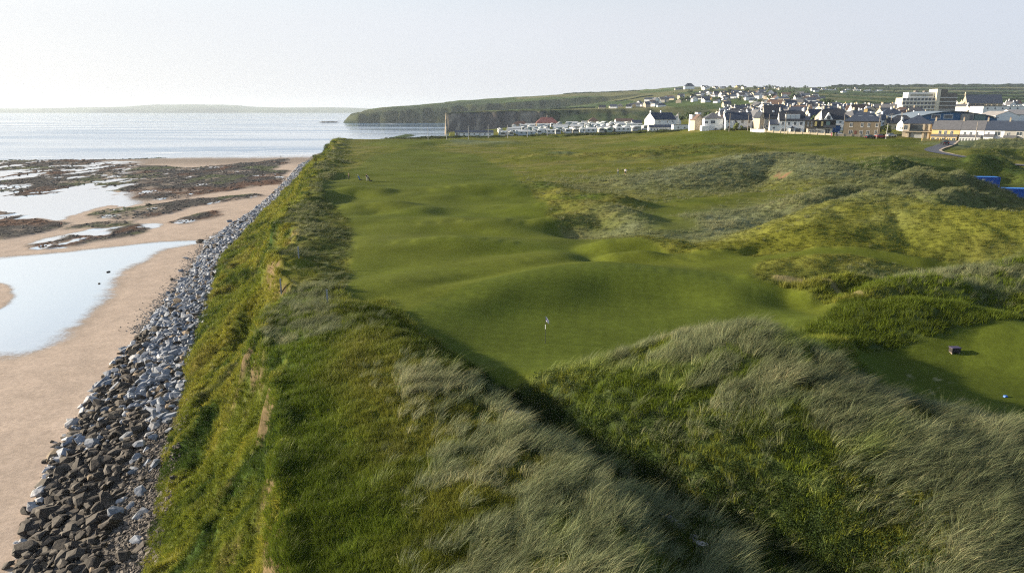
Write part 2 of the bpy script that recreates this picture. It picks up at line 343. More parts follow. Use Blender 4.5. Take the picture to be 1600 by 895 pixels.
# reef patches on the beach: outlines at beach level (dark wrack-covered rock), and pools / wet sheen
REEFS = [outline(q, 0.25) for q in [
  [(-400,244),(60,243),(200,241),(250,243),(262,247),(160,251),(215,256),(300,262),(340,258),(445,249),(455,256),(420,266),(455,268),(440,290),(395,296),(330,304),(270,312),(190,318),(175,300),(100,302),(0,308),(-400,325)],
  [(120,335),(160,326),(215,322),(300,312),(395,305),(420,308),(350,318),(300,328),(250,340),(210,345),(130,342)],
  [(-400,345),(0,330),(60,338),(110,348),(60,362),(0,376),(-400,392)],
  [(110,352),(150,345),(215,345),(210,353),(160,357),(112,357)],
  [(40,383),(80,376),(105,366),(150,368),(175,358),(215,350),(245,356),(246,364),(200,372),(150,378),(120,385),(80,388),(45,390)],
  [(250,350),(300,338),(360,324),(330,340),(300,352),(270,356)]]]
POOLS = [outline(q, 0.25) for q in [
  [(-400,402),(0,405),(100,396),(200,386),(250,382),(310,381),(250,390),(235,395),(215,408),(190,420),(165,438),(152,462),(140,482),(115,505),(75,535),(30,553),(0,550),(-60,548),(-400,600)],
  [(-300,310),(60,300),(180,298),(178,318),(130,330),(90,345),(40,340),(0,338),(-300,350)],
  [(40,385),(68,372),(140,358),(245,350),(245,356),(150,372),(100,388),(60,390)],
  [(-300,268),(50,266),(60,272),(90,290),(40,300),(-300,300)]]]
SANDBAR = outline([(-60,440),(0,444),(18,452),(26,462),(15,476),(0,484),(-60,500)], 0.25)

def H(x, y, full=False, m=None):
    """ground height with its fine relief"""
    x = np.asarray(x, float); y = np.asarray(y, float); shp = x.shape; x = x.ravel(); y = y.ravel()
    z = H0(x, y)
    if m is None: m = masks(x, y)
    t, tt, bd, db = coastpar(x, y)
    near = (y < 520)
    plat = sstep(0.9, 1.1, t) * near
    mown = m['mown']; rough = plat * (1 - mown) * (1 - m['scar']) * (1 - m['road'])
    far = sstep(25, 90, y); br0 = np.exp(-((db - 6) / 6.5) ** 2) * near
    # broad roll of the links, tussocks in the rough
    z = z + plat * (0.72 * fbm(x / 24, y / 15, 61, 3) + 0.26 * fbm(x / 9, y / 6, 62, 2)) * sstep(55, 90, y) * (1 - .85 * m['green']) * (1 - m['road'])
    hd = np.clip(dune_add(x, y) / 1.5, 0, 1) * (y < 480); m['dune'] = hd; rough = rough * lerp(.28, 1.0, np.maximum(hd, np.maximum(br0, sstep(66, 52, y))))
    z = z + rough * hd * sstep(60, 75, y) * .16 * ridged(x / 3.6, y / 2.6, 69, 3)
    z = z + rough * (0.40 * fbm(x / 6.5, y / 4.5, 63, 3) * lerp(.45, 1, far) + 0.26 * fbm(x / 1.5, y / 1.2, 64, 3)) * lerp(1.0, .8, sstep(120, 300, y))
    # marram hummocks along the brink
    br = np.exp(-((db - 2.0) / 3.6) ** 2) * (1 - mown) * near * sstep(50, 75, y)
    z = z + br * (.7 + 1.5 * ridged(x / 7, y / 5.5, 66, 3)) * .55
    # slumped cliff grass
    sl = sstep(0.0, 0.12, t) * sstep(1.06, 0.9, t) * near
    z = z + sl * (0.95 * ridged(x / 5 + y / 8, y / 3.4 - x / 9, 67, 3) + 0.60 * fbm(x / 1.7, y / 1.5, 68, 3) + .45 * ridged((x + .35 * y) / 2.4, (y - .3 * x) / 2.0, 70, 2))
    # reef ledges on the beach
    bm = (bd > 0) & (y < 620)
    if bm.any():
        xb_, yb_ = x[bm], y[bm]; rf = np.zeros(xb_.shape)
        for poly in REEFS:
            d = poly_sdf(xb_, yb_, poly) + 7 * fbm(xb_ / 14, yb_ / 22, 71, 4)
            rf = np.maximum(rf, sstep(-1.5, 2.5, d))
        zz = np.zeros(x.shape); zz[bm] = rf
        m['reef'] = zz
        lf = sstep(-.50, -.60, xb_ / yb_) * sstep(.02, .16, fbm(xb_ / 9, yb_ / 26, 76, 4)) * (yb_ < 480) * (yb_ > 200); rf = rf * (1 - lf); zz[bm] = rf; m['reef'] = zz
        pl = lf.copy()
        for k, poly in enumerate(POOLS):
            d = poly_sdf(xb_, yb_, poly) + (2.5 if k else 2.0) * fbm(xb_ / 9, yb_ / 16, 72, 4)
            pl = np.maximum(pl, sstep(-5.5 if k == 0 else -1.6, 2.0, d + .9 * fbm(xb_ / 5, yb_ / 1.2, 77, 2)))
        pl = pl * (1 - sstep(-1.5, 1, poly_sdf(xb_, yb_, SANDBAR) + fbm(xb_ / 4, yb_ / 6, 73, 2)))
        zp = np.zeros(x.shape); zp[bm] = pl; m['pool'] = zp
        z = z + m['reef'] * (0.05 + 0.30 * np.maximum(0, ridged(x / 4.0, y / 5, 74, 4))) - 0.05 * m['pool'] * (1 - m['reef'])
        z = z + (bd > 0) * (1 - m['pool']) * 0.05 * fbm(x / 5, y / 5, 75, 3)
    else:
        m['reef'] = np.zeros(x.shape); m['pool'] = np.zeros(x.shape)
    # far cliffs and fields
    ff = sstep(880, 1000, y)
    z = z + ff * (z > 2) * (1.6 * fbm(x / 40, y / 60, 81, 4))
    if full: return z.reshape(shp), m, t, tt, bd, db
    return z.reshape(shp)
def gz(x, y): return float(H(np.array([x]), np.array([y]))[0])
def road_z(x, y): return gz(x, y)

# ------------------------------------------------------------------ materials
MATS = {}
def new_mat(name):
    m = bpy.data.materials.new(name); m.use_nodes = True
    return m, m.node_tree.nodes, m.node_tree.links, m.node_tree.nodes['Principled BSDF']
def pmat(name, col, rough=0.8, noise=0.15, scale=3.0, metal=0.0, bump=0.0, spec=0.3):
    if name in MATS: return MATS[name]
    m, n, l, b = new_mat(name)
    tc = n.new('ShaderNodeTexCoord'); nz = n.new('ShaderNodeTexNoise'); nz.inputs['Scale'].default_value = scale; nz.inputs['Detail'].default_value = 5
    l.new(tc.outputs['Object'], nz.inputs['Vector'])
    mr = n.new('ShaderNodeMapRange'); mr.inputs['To Min'].default_value = 1 - noise; mr.inputs['To Max'].default_value = 1 + noise
    mr.inputs['From Min'].default_value = .25; mr.inputs['From Max'].default_value = .75
    l.new(nz.outputs['Fac'], mr.inputs['Value'])
    vm = n.new('ShaderNodeVectorMath'); vm.operation = 'SCALE'; vm.inputs[0].default_value = col[:3]
    l.new(mr.outputs['Result'], vm.inputs['Scale']); l.new(vm.outputs[0], b.inputs['Base Color'])
    b.inputs['Roughness'].default_value = rough; b.inputs['Metallic'].default_value = metal
    b.inputs['Specular IOR Level'].default_value = spec
    if bump:
        bp = n.new('ShaderNodeBump'); bp.inputs['Strength'].default_value = bump; bp.inputs['Distance'].default_value = 0.05
        l.new(nz.outputs['Fac'], bp.inputs['Height']); l.new(bp.outputs['Normal'], b.inputs['Normal'])
    MATS[name] = m; return m

def ground_material():
    m, n, l, b = new_mat('ground_cover')
    at = n.new('ShaderNodeAttribute'); at.attribute_name = 'col'
    wt = n.new('ShaderNodeAttribute'); wt.attribute_name = 'wet'
    geo = n.new('ShaderNodeNewGeometry')
    def noise(scale, det, vec=None):
        nz = n.new('ShaderNodeTexNoise'); nz.inputs['Scale'].default_value = scale; nz.inputs['Detail'].default_value = det
        l.new(vec or geo.outputs['Position'], nz.inputs['Vector']); return nz
    n1 = noise(2.2, 6); n2 = noise(9.0, 5); n3 = noise(0.35, 5)
    def mr(src, a, c, f0=.3, f1=.7):
        q = n.new('ShaderNodeMapRange'); q.inputs['From Min'].default_value = f0; q.inputs['From Max'].default_value = f1
        q.inputs['To Min'].default_value = a; q.inputs['To Max'].default_value = c; l.new(src, q.inputs['Value']); return q.outputs['Result']
    def mul(a, c):
        q = n.new('ShaderNodeMath'); q.operation = 'MULTIPLY'; l.new(a, q.inputs[0]); l.new(c, q.inputs[1]); return q.outputs[0]
    k = mul(mul(mr(n1.outputs['Fac'], .86, 1.14), mr(n2.outputs['Fac'], .84, 1.16)), mr(n3.outputs['Fac'], .92, 1.08))
    vm = n.new('ShaderNodeVectorMath'); vm.operation = 'SCALE'; l.new(at.outputs['Color'], vm.inputs[0]); l.new(k, vm.inputs['Scale'])
    l.new(vm.outputs[0], b.inputs['Base Color'])
    # wetness breaks up at its edge
    wsum = n.new('ShaderNodeMath'); wsum.operation = 'ADD'; l.new(wt.outputs['Fac'], wsum.inputs[0])
    l.new(mr(n1.outputs['Fac'], -.12, .12), wsum.inputs[1])
    rr = n.new('ShaderNodeMapRange'); rr.inputs['From Min'].default_value = .35; rr.inputs['From Max'].default_value = .8
    rr.inputs['To Min'].default_value = .85; rr.inputs['To Max'].default_value = .13; l.new(wsum.outputs[0], rr.inputs['Value'])
    l.new(rr.outputs['Result'], b.inputs['Roughness'])
    sp_ = n.new('ShaderNodeMapRange'); sp_.inputs['From Min'].default_value = .3; sp_.inputs['From Max'].default_value = .7; sp_.inputs['To Min'].default_value = .03; sp_.inputs['To Max'].default_value = .5; l.new(wt.outputs['Fac'], sp_.inputs['Value']); l.new(sp_.outputs[0], b.inputs['Specular IOR Level'])
    bp = n.new('ShaderNodeBump'); bp.inputs['Distance'].default_value = 0.10
    bs = n.new('ShaderNodeAttribute'); bs.attribute_name = 'bumpy'
    l.new(bs.outputs['Fac'], bp.inputs['Strength']); 
    ad = n.new('ShaderNodeMath'); ad.operation = 'ADD'; l.new(n1.outputs['Fac'], ad.inputs[0]); l.new(n2.outputs['Fac'], ad.inputs[1])
    l.new(ad.outputs[0], bp.inputs['Height']); l.new(bp.outputs['Normal'], b.inputs['Normal'])
    gl = n.new('ShaderNodeBsdfGlossy'); gl.inputs['Roughness'].default_value = 0.06; gl.inputs['Color'].default_value = (.85, .855, .87, 1)
    fr = n.new('ShaderNodeFresnel'); fr.inputs['IOR'].default_value = 1.55
    wm = n.new('ShaderNodeMapRange'); wm.inputs['From Min'].default_value = .45; wm.inputs['From Max'].default_value = .95
    l.new(wsum.outputs[0], wm.inputs['Value'])
    fm = n.new('ShaderNodeMapRange'); fm.inputs['From Min'].default_value = .05; fm.inputs['From Max'].default_value = .40; l.new(fr.outputs[0], fm.inputs['Value'])
    mm = mul(wm.outputs['Result'], fm.outputs['Result'])
    mx = n.new('ShaderNodeMixShader'); l.new(mm, mx.inputs[0]); l.new(b.outputs[0], mx.inputs[1]); l.new(gl.outputs[0], mx.inputs[2])
    out = [q for q in n if q.type == 'OUTPUT_MATERIAL'][0]; l.new(mx.outputs[0], out.inputs['Surface'])
    return m
M_GROUND = ground_material()

def structure(o): o['kind'] = 'structure'; return o
def mesh_obj(name, verts, faces, mat, parent=None, smooth=False):
    me = bpy.data.meshes.new(name); me.from_pydata([tuple(v) for v in verts], [], faces); me.update()
    if mat is not None: me.materials.append(mat)
    if smooth: me.shade_smooth()
    o = bpy.data.objects.new(name, me); COL.objects.link(o)
    if parent: o.parent = parent
    return o
def grid_mesh(name, X, Y, Z, mat):
    ny, nx = X.shape
    me = bpy.data.meshes.new(name)
    co = np.stack([X, Y, Z], -1).reshape(-1, 3).astype(np.float32)
    idx = np.arange(nx * ny).reshape(ny, nx)
    f = np.stack([idx[:-1, :-1], idx[:-1, 1:], idx[1:, 1:], idx[1:, :-1]], -1).reshape(-1, 4)
    me.vertices.add(len(co)); me.vertices.foreach_set('co', co.ravel())
    me.loops.add(f.size); me.loops.foreach_set('vertex_index', f.ravel().astype(np.int32))
    me.polygons.add(len(f)); me.polygons.foreach_set('loop_start', (np.arange(len(f)) * 4).astype(np.int32))
    me.update(calc_edges=True); me.validate(); me.shade_smooth()
    me.materials.append(mat)
    o = bpy.data.objects.new(name, me); COL.objects.link(o); return o
def set_attr(me, name, arr, kind='FLOAT'):
    a = me.attributes.new(name, 'FLOAT_COLOR' if kind == 'COLOR' else kind, 'POINT')
    if kind == 'COLOR': a.data.foreach_set('color', np.concatenate([arr, np.ones((len(arr), 1))], 1).astype(np.float32).ravel())
    elif kind == 'FLOAT_VECTOR': a.data.foreach_set('vector', arr.astype(np.float32).ravel())
    elif kind == 'INT': a.data.foreach_set('value', arr.astype(np.int32))
    else: a.data.foreach_set('value', arr.astype(np.float32))

C_FAIR = np.array([.080, .100, .012]); C_GREEN = np.array([.074, .095, .014]); C_ROUGH = np.array([.100, .112, .022])
C_YEL = np.array([.145, .140, .032]); C_LUSH = np.array([.050, .084, .014]); C_DARK = np.array([.028, .045, .012])
C_MARR = np.array([.12, .14, .075]); C_SOIL = np.array([.135, .095, .055]); C_SAND = np.array([.46, .365, .295]); C_WSAND = np.array([.26, .21, .17])
C_REEF = np.array([.060, .055, .052]); C_WEED = np.array([.12, .065, .042]); C_ALGA = np.array([.09, .11, .04]); C_SHINGLE = np.array([.12, .11, .10])
C_ROCK = np.array([.12, .105, .095]); C_BUFF = np.array([.34, .28, .21])
DUNE_COVER = [((2,), 12, (.152, .155, .026), .85), ((3,), 4.5, (.110, .115, .016), .85), ((9, 10, 11), 3.2, (.090, .100, .019), .85), ((5, 4), 14, (.150, .165, .095), .85), ((6, 7), 6, (.115, .125, .045), .8),
    ((8,), 10, (.050, .074, .018), .9), ((12, 30), 4.0, (.062, .082, .018), .85), ((13,), 6, (.125, .145, .070), .8), ((28, 29), 14, (.125, .145, .075), .85)]
def mixc(c, d, t): return c + (d - c) * t[:, None]
def ground_colour(x, y, z, m, t, tt, bd, db, slope):
    n1 = fbm(x / 7, y / 5, 101, 4); n2 = fbm(x / 1.1, y / 1.1, 102, 3); n3 = fbm(x / 22, y / 14, 103, 3); n4 = fbm(x / 2.6, y / 2.0, 104, 3)
    c = np.tile(C_ROUGH, (len(x), 1))
    c = mixc(c, C_YEL, sstep(-.2, .6, n1 + .5 * n4)); c = mixc(c, C_LUSH, sstep(.0, .7, -n1 + .4 * n4) * .7)
    c = mixc(c, C_MARR, sstep(.15, .5, n3 + .3 * n4) * .55)
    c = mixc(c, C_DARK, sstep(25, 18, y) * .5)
    ol = sstep(58, 70, y) * (1 - m['dune']) * (y < 560); oc = np.array([.104, .112, .015])[None] * (1 + .14 * n1 + .10 * n2)[:, None]; oc = mixc(oc, np.array([.145, .132, .036]), sstep(-.1, .6, n3 + .4 * n1) * .8); oc = mixc(oc, np.array([.20, .17, .06]), sstep(.2, .6, fbm(x / 9, y / 4, 122, 4)) * .7); oc = mixc(oc, C_DARK * 1.6, sstep(.18, .5, fbm(x / 18, y / 5, 126, 4)) * .55)
    c = c + (oc - c) * (ol * .9)[:, None]
    for ids, wd, colr, k in DUNE_COVER:
        for i in ids:
            w_ = RID[i][0]; mm = (np.abs(x - w_[:, 0].mean()) < 60) & (np.abs(y - w_[:, 1].mean()) < 70)
            if not mm.any(): continue
            d_ = seg_dist(x[mm], y[mm], w_)[0]; a_ = np.zeros(x.shape); a_[mm] = np.exp(-(d_ / wd) ** 2.5) * k
            c = mixc(c, np.array(colr), np.clip(a_ * (1 + .6 * n4), 0, 1) * (1 - m['mown']))
    c = c * (1 + .12 * n2 * sstep(60, 75, y) * (y < 500))[:, None]
    # foreground dunes: dark thatch below the marram, lush on the left shoulder
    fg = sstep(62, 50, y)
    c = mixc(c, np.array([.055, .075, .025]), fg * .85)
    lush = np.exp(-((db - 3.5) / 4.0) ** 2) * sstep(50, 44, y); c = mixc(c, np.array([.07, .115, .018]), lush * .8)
    # valley bottom and hollows, dark herbs
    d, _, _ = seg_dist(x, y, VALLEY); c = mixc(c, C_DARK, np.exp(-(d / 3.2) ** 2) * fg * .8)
    # mown turf
    st = np.sin((x * .8 + y * .6) * math.pi / 0.9) * np.sin((x * .6 - y * .8) * math.pi / 0.9)
    fair = C_FAIR[None] * (1 + .16 * n1 + .10 * n4)[:, None]
    fair = fair + (C_YEL - C_FAIR)[None] * (np.clip(.22 * n3 + .12, 0, .35))[:, None]
    c = c + (fair - c) * m['mown'][:, None]
    gr = C_GREEN[None] * (1 + .07 * st + .10 * n1 + .07 * n4)[:, None]
    c = c + (gr - c) * m['green'][:, None]
    te = C_GREEN[None] * (1 + .12 * n1 + .15 * n2)[:, None] * .9
    c = c + (te - c) * m['tee'][:, None]
    ed = np.array([.062, .074, .018])[None] * (1 + .5 * n2)[:, None]
    c = c + (ed - c) * (m['edge'] * (1 - m['mown']) * sstep(-.3, .2, n4 + .2) * .7)[:, None]
    c = mixc(c, np.array([.20, .165, .075]), m['scar'] * sstep(-.5, .1, n4 + .3)); c = mixc(c, np.array([.20, .12, .07]), m['sandscar'] * sstep(-.35, .15, n4 + n2))
    bareT = sstep(.30, .5, fbm(x / .7, y / .5, 120, 3)) * m['tee'] * sstep(-.1, .3, fbm(x / 5, y / 5, 121, 2)); c = mixc(c, np.array([.30, .27, .16]), bareT * .7)
    # cliff slope
    sl = sstep(0.0, 0.06, t + .05 * n4) * sstep(1.05, 0.98, t)
    cg = np.tile(np.array([.080, .098, .015]), (len(x), 1)); cg = mixc(cg, np.array([.105, .10, .018]), sstep(-.1, .45, n1 + .6 * n4)); cg = mixc(cg, np.array([.036, .066, .012]), sstep(.0, .45, -n4 - .4 * n1))
    cg = mixc(cg, np.array([.16, .12, .05]), sstep(.2, .5, fbm(x / 3, y / 3, 111, 3)) * .6)
    c = c + (cg - c) * sl[:, None]
    bare = .85 * sstep(.0, .28, .6 * fbm(x / 4.5, y / 2.6, 112, 4) + .55 * fbm(x / .8, y / .6, 124, 3) + .72 * np.exp(-((t - .93) / .055) ** 2) - .62 + .25 * sstep(1.0, 1.5, slope) - .25 * sstep(60, 110, y)) * sl
    c = mixc(c, C_SOIL, bare); c = np.where((bare > .3)[:, None], c * (1 + .45 * fbm(x / .5, z / .25, 125, 2))[:, None], c)
    # beach
    bch = (bd > 0) & (y < 640)
    sand = C_SAND[None] * (1 + .06 * n1 + .05 * n2)[:, None]
    wetb = sstep(-.1, .6, m['pool'] + .15 * n4)
    s2 = sand + (C_WSAND[None] - sand) * np.clip(wetb + .9 * sstep(420, 480, y), 0, 1)[:, None]
    rc = C_REEF[None] * (1 + .5 * n4 + .4 * n2)[:, None]; rn = fbm(x / 16, y / 30, 113, 4)
    rc = mixc(rc, C_WEED, sstep(.1, .4, rn + .15 * n4 + .22 * sstep(-175, -110, x) - .08) * .8); rc = mixc(rc, C_ALGA, sstep(.1, .4, -rn + .2 * n4) * .6)
    sandy = sstep(.15, .4, fbm(x / 9, y / 14, 114, 4) + .15 * n2); rc = rc + (C_WSAND[None] - rc) * (sandy * .8)[:, None]
    s2 = s2 + (rc - s2) * m['reef'][:, None]
    c = np.where(bch[:, None], s2, c)
    shg = (tt > 0) & (t < 0.03); c = np.where(shg[:, None] & (y < 640)[:, None], C_SHINGLE[None] * (1 + .5 * n2)[:, None], c)
    # far land: fields, heath on the cliff slopes with shade painted in, bare rock faces
    f = sstep(560, 760, y)
    fx = x + 25 * fbm(x / 200, y / 200, 115, 2)
    cell = _hash(np.floor(fx / 130).astype(int), np.floor((y + .25 * fx) / 190).astype(int), 9)
    fc = np.tile(np.array([.068, .100, .030]), (len(x), 1)); fc = mixc(fc, np.array([.13, .13, .055]), (cell > .62) * 1.0); fc = mixc(fc, np.array([.045, .075, .024]), (cell < .3) * 1.0)
    fc = fc * (1 + .12 * n3)[:, None]
    c = c + (fc - c) * f[:, None]
    st_ = sstep(.13, .35, slope) * sstep(900, 1000, y)
    st_ = np.maximum(st_, .8 * sstep(1880, 1940, y) * sstep(2200, 2080, y) * sstep(60, -160, x))
    shaded_heath = np.tile(np.array([.022, .034, .024]), (len(x), 1)); shaded_heath = mixc(shaded_heath, np.array([.055, .062, .028]), sstep(0, .4, fbm(x / 30, z / 12, 116, 3)))  # dark heath colour, lowered further to paint in the far headland's shade
    c = c + (shaded_heath - c) * (st_ * .9)[:, None]
    rk = sstep(.9, 1.6, slope) * sstep(900, 1000, y) * (y < 1500)
    rock = np.tile(C_ROCK, (len(x), 1)); rv = fbm(x / 9, z / 30, 117, 4); rock = mixc(rock, C_BUFF, sstep(.08, .4, rv) * .8); rock = rock * (1 + .35 * fbm(x / 5, z / 2.5, 118, 2))[:, None]
    c = c + (rock - c) * (rk * sstep(420, 200, x))[:, None]
    wet = np.where(bch, np.clip(m['pool'] * (1 - .9 * m['reef']) + .85 * sstep(470, 540, y) * (1 - m['reef']) + m['reef'] * .9 * sandy * sstep(0, .3, fbm(x / 6, y / 10, 119, 3)) + .15 * (wetb > .1), 0, 1), 0)
    return np.clip(c, .005, .9), wet

# ------------------------------------------------------------------ terrain sheet (one fan-shaped grid, finer near the drone)
nu = 780
UU = np.sort(np.concatenate([np.linspace(-1.15, 1.15, nu), np.linspace(-.0945, -.0862, 24)])); nu = len(UU)
ys = [4.0, 8.0, 11.0]
yv = 14.0
while yv < 9000:
    ys.append(yv)
    if yv < 560: r = .0061
    elif yv < 1040: r = .009
    elif yv < 1180: r = .0022
    elif yv < 1930: r = .009
    elif yv < 2200: r = .0045
    else: r = .012
    yv *= 1 + r
ys = np.array(ys)
GX = UU[None, :] * (ys[:, None] + 6.0); GY = np.repeat(ys[:, None], nu, 1)
GZ, m_, t_, tt_, bd_, db_ = H(GX, GY, True)
def slope_of(X, Y, Z):
    dzx = np.gradient(Z, axis=1) / np.maximum(np.gradient(X, axis=1), 1e-6)
    dzy = np.gradient(Z, axis=0) / np.maximum(np.gradient(Y, axis=0), 1e-6)
    return np.hypot(dzx, dzy)
SL = slope_of(GX, GY, GZ)
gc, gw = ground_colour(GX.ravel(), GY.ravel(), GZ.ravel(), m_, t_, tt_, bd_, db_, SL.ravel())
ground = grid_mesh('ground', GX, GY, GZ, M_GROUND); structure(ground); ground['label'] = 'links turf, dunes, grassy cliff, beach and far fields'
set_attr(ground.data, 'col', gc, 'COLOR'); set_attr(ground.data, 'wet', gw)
set_attr(ground.data, 'bumpy', np.where(bd_ > 0, .15, .6) * (1 - .7 * m_['mown']) * (1 - m_['pool']))
_ly = np.log(ys)
def gz(x, y):
    """height of the built ground sheet at one point"""
    u = x / (y + 6.0); iu = int(min(max(np.searchsorted(UU, u) - 1, 0), nu - 2)); tu = (u - UU[iu]) / (UU[iu + 1] - UU[iu])
    iy = int(min(max(np.searchsorted(ys, y) - 1, 0), len(ys) - 2)); ty = (y - ys[iy]) / (ys[iy + 1] - ys[iy])
    return float(lerp(lerp(GZ[iy, iu], GZ[iy, iu + 1], tu), lerp(GZ[iy + 1, iu], GZ[iy + 1, iu + 1], tu), ty))
print('terrain verts', GX.size)

# ------------------------------------------------------------------ sea, far shore, haze
def sea_material():
    m, n, l, b = new_mat('sea_water')
    b.inputs['Base Color'].default_value = (.12, .22, .36, 1); b.inputs['Roughness'].default_value = .12; b.inputs['IOR'].default_value = 1.33
    geo = n.new('ShaderNodeNewGeometry')
    mp = n.new('ShaderNodeMapping'); mp.inputs['Scale'].default_value = (.0022, .011, 1); l.new(geo.outputs['Position'], mp.inputs['Vector'])
    band = n.new('ShaderNodeTexNoise'); band.inputs['Scale'].default_value = 1.0; band.inputs['Detail'].default_value = 5; l.new(mp.outputs[0], band.inputs['Vector'])
    rr = n.new('ShaderNodeMapRange'); rr.inputs['From Min'].default_value = .38; rr.inputs['From Max'].default_value = .62
    rr.inputs['To Min'].default_value = .05; rr.inputs['To Max'].default_value = .2; l.new(band.outputs['Fac'], rr.inputs['Value']); l.new(rr.outputs[0], b.inputs['Roughness'])
    mp2 = n.new('ShaderNodeMapping'); mp2.inputs['Scale'].default_value = (.12, .35, 1); l.new(geo.outputs['Position'], mp2.inputs['Vector'])
    wv = n.new('ShaderNodeTexNoise'); wv.inputs['Scale'].default_value = 1.0; wv.inputs['Detail'].default_value = 6; l.new(mp2.outputs[0], wv.inputs['Vector'])
    mp3 = n.new('ShaderNodeMapping'); mp3.inputs['Scale'].default_value = (.012, .06, 1); l.new(geo.outputs['Position'], mp3.inputs['Vector'])
    sw = n.new('ShaderNodeTexNoise'); sw.inputs['Scale'].default_value = 1.0; sw.inputs['Detail'].default_value = 3; l.new(mp3.outputs[0], sw.inputs['Vector'])
    ad = n.new('ShaderNodeMath'); ad.operation = 'MULTIPLY_ADD'; l.new(sw.outputs['Fac'], ad.inputs[0]); ad.inputs[1].default_value = 1.2; l.new(wv.outputs['Fac'], ad.inputs[2])
    bp = n.new('ShaderNodeBump'); bp.inputs['Strength'].default_value = .07; bp.inputs['Distance'].default_value = .4
    l.new(ad.outputs[0], bp.inputs['Height']); l.new(bp.outputs[0], b.inputs['Normal'])
    at = n.new('ShaderNodeAttribute'); at.attribute_name = 'foam'
    fo = n.new('ShaderNodeBsdfDiffuse'); fo.inputs['Color'].default_value = (.8, .82, .84, 1)
    mx = n.new('ShaderNodeMixShader'); l.new(at.outputs['Fac'], mx.inputs[0]); l.new(b.outputs[0], mx.inputs[1]); l.new(fo.outputs[0], mx.inputs[2])
    out = [q for q in n if q.type == 'OUTPUT_MATERIAL'][0]; l.new(mx.outputs[0], out.inputs['Surface'])
    return m
su = np.linspace(-1.2, 1.2, 240); sy = np.concatenate([[-40, 60, 200, 350], np.geomspace(440, 900, 150), np.geomspace(910, 13800, 60)])
SX = su[None, :] * (sy[:, None] + 60); SY = np.repeat(sy[:, None], len(su), 1)
shore = 545 + 25 * fbm(SX / 60, SY / 60, 41, 3) + 0.35 * np.clip(SX + 160, -300, 100)
dd = SY - shore
line = np.zeros(SX.shape)
for off, w in ((14, 5), (38, 4), (70, 3.5), (118, 3)):
    line = np.maximum(line, np.exp(-((dd - off - 9 * fbm(SX / 50, SY / 50, 43, 2)) / w) ** 2) * sstep(-.05, .3, fbm(SX / 40, SY / 20, 44 + off, 2) + .15 * (SX > -220)))
foamy = line * .8
kb = np.exp(-((SX + 330) / 14) ** 2 - ((SY - 1925) / 30) ** 2); foamy = np.maximum(foamy, kb * .7)
SZ = 0.12 * np.maximum(line, 0) + 0 * SX
sea = grid_mesh('sea', SX, SY, SZ, sea_material()); structure(sea); set_attr(sea.data, 'foam', foamy.ravel())

def far_shore():
    nx = 260; px = np.linspace(-500, 640, nx)
    topy = np.interp(px, [-500, 0, 60, 130, 200, 250, 290, 340, 375, 400, 440, 520, 600, 640], [170.5, 169.6, 169.4, 168, 166.3, 164, 162.6, 163.0, 165, 167.5, 168.5, 168.2, 171, 175.8])
    topy = topy + .25 * fbm(px / 30, px * 0, 131, 3)
    rows = []
    for k, (dist, fr) in enumerate([(10900, 0), (11000, .35), (11300, .8), (11700, 1.0), (12300, .5), (12900, -.1)]):
        xs = (px - 800) / FPX * cp * dist; zt = 34 + (173 - topy) * .938 / FPX * 11700
        zz = np.maximum(zt, 2) * fr * (1 + .08 * fbm(xs / 500, np.full(nx, k * 3.3), 133, 3)) - .5 * (fr <= 0)
        rows.append((xs, np.full(nx, dist) + 120 * fbm(xs / 900, np.full(nx, k * 1.), 135, 2), zz))
    X = np.array([r[0] for r in rows]); Y = np.array([r[1] for r in rows]); Z = np.array([r[2] for r in rows])
    o = grid_mesh('far_hills', X, Y, Z, pmat('far_heath', (.07, .10, .05), noise=.4, scale=.002)); structure(o); return o
far_shore()

hz_mat = bpy.data.materials.new('haze_air'); hz_mat.use_nodes = True; hn = hz_mat.node_tree.nodes; hn.clear()
hv = hn.new('ShaderNodeVolumePrincipled'); hv.inputs['Color'].default_value = (.78, .88, 1.0, 1); hv.inputs['Density'].default_value = .00006; hv.inputs['Anisotropy'].default_value = 0.2
ho = hn.new('ShaderNodeOutputMaterial'); hz_mat.node_tree.links.new(hv.outputs['Volume'], ho.inputs['Volume'])
def box_verts(x0, x1, y0, y1, z0, z1):
    return [(x0,y0,z0),(x1,y0,z0),(x1,y1,z0),(x0,y1,z0),(x0,y0,z1),(x1,y0,z1),(x1,y1,z1),(x0,y1,z1)]
BOXF = [(0,3,2,1),(4,5,6,7),(0,1,5,4),(1,2,6,5),(2,3,7,6),(3,0,4,7)]
hzo = mesh_obj('haze', box_verts(-17500, 17500, -400, 14500, -5, 215), BOXF, hz_mat); hzo['kind'] = 'stuff'

# ------------------------------------------------------------------ grass, herbs and marram: blades grown on the ground
def blade_material(name, rough=.6, trans=.35):
    m, n, l, b = new_mat(name)
    at = n.new('ShaderNodeAttribute'); at.attribute_type = 'INSTANCER'; at.attribute_name = 'tint'
    oi = n.new('ShaderNodeAttribute'); oi.attribute_name = 'bladecol'
    mu = n.new('ShaderNodeVectorMath'); mu.operation = 'MULTIPLY'; l.new(at.outputs['Color'], mu.inputs[0]); l.new(oi.outputs['Color'], mu.inputs[1])
    l.new(mu.outputs[0], b.inputs['Base Color']); b.inputs['Roughness'].default_value = rough; b.inputs['Specular IOR Level'].default_value = .10
    tr = n.new('ShaderNodeBsdfTranslucent'); l.new(mu.outputs[0], tr.inputs['Color'])
    mx = n.new('ShaderNodeMixShader'); mx.inputs[0].default_value = trans; l.new(b.outputs[0], mx.inputs[1]); l.new(tr.outputs[0], mx.inputs[2])
    out = [q for q in n if q.type == 'OUTPUT_MATERIAL'][0]; l.new(mx.outputs[0], out.inputs['Surface'])
    return m
M_BLADE = blade_material('grass_blade', .5, .30)
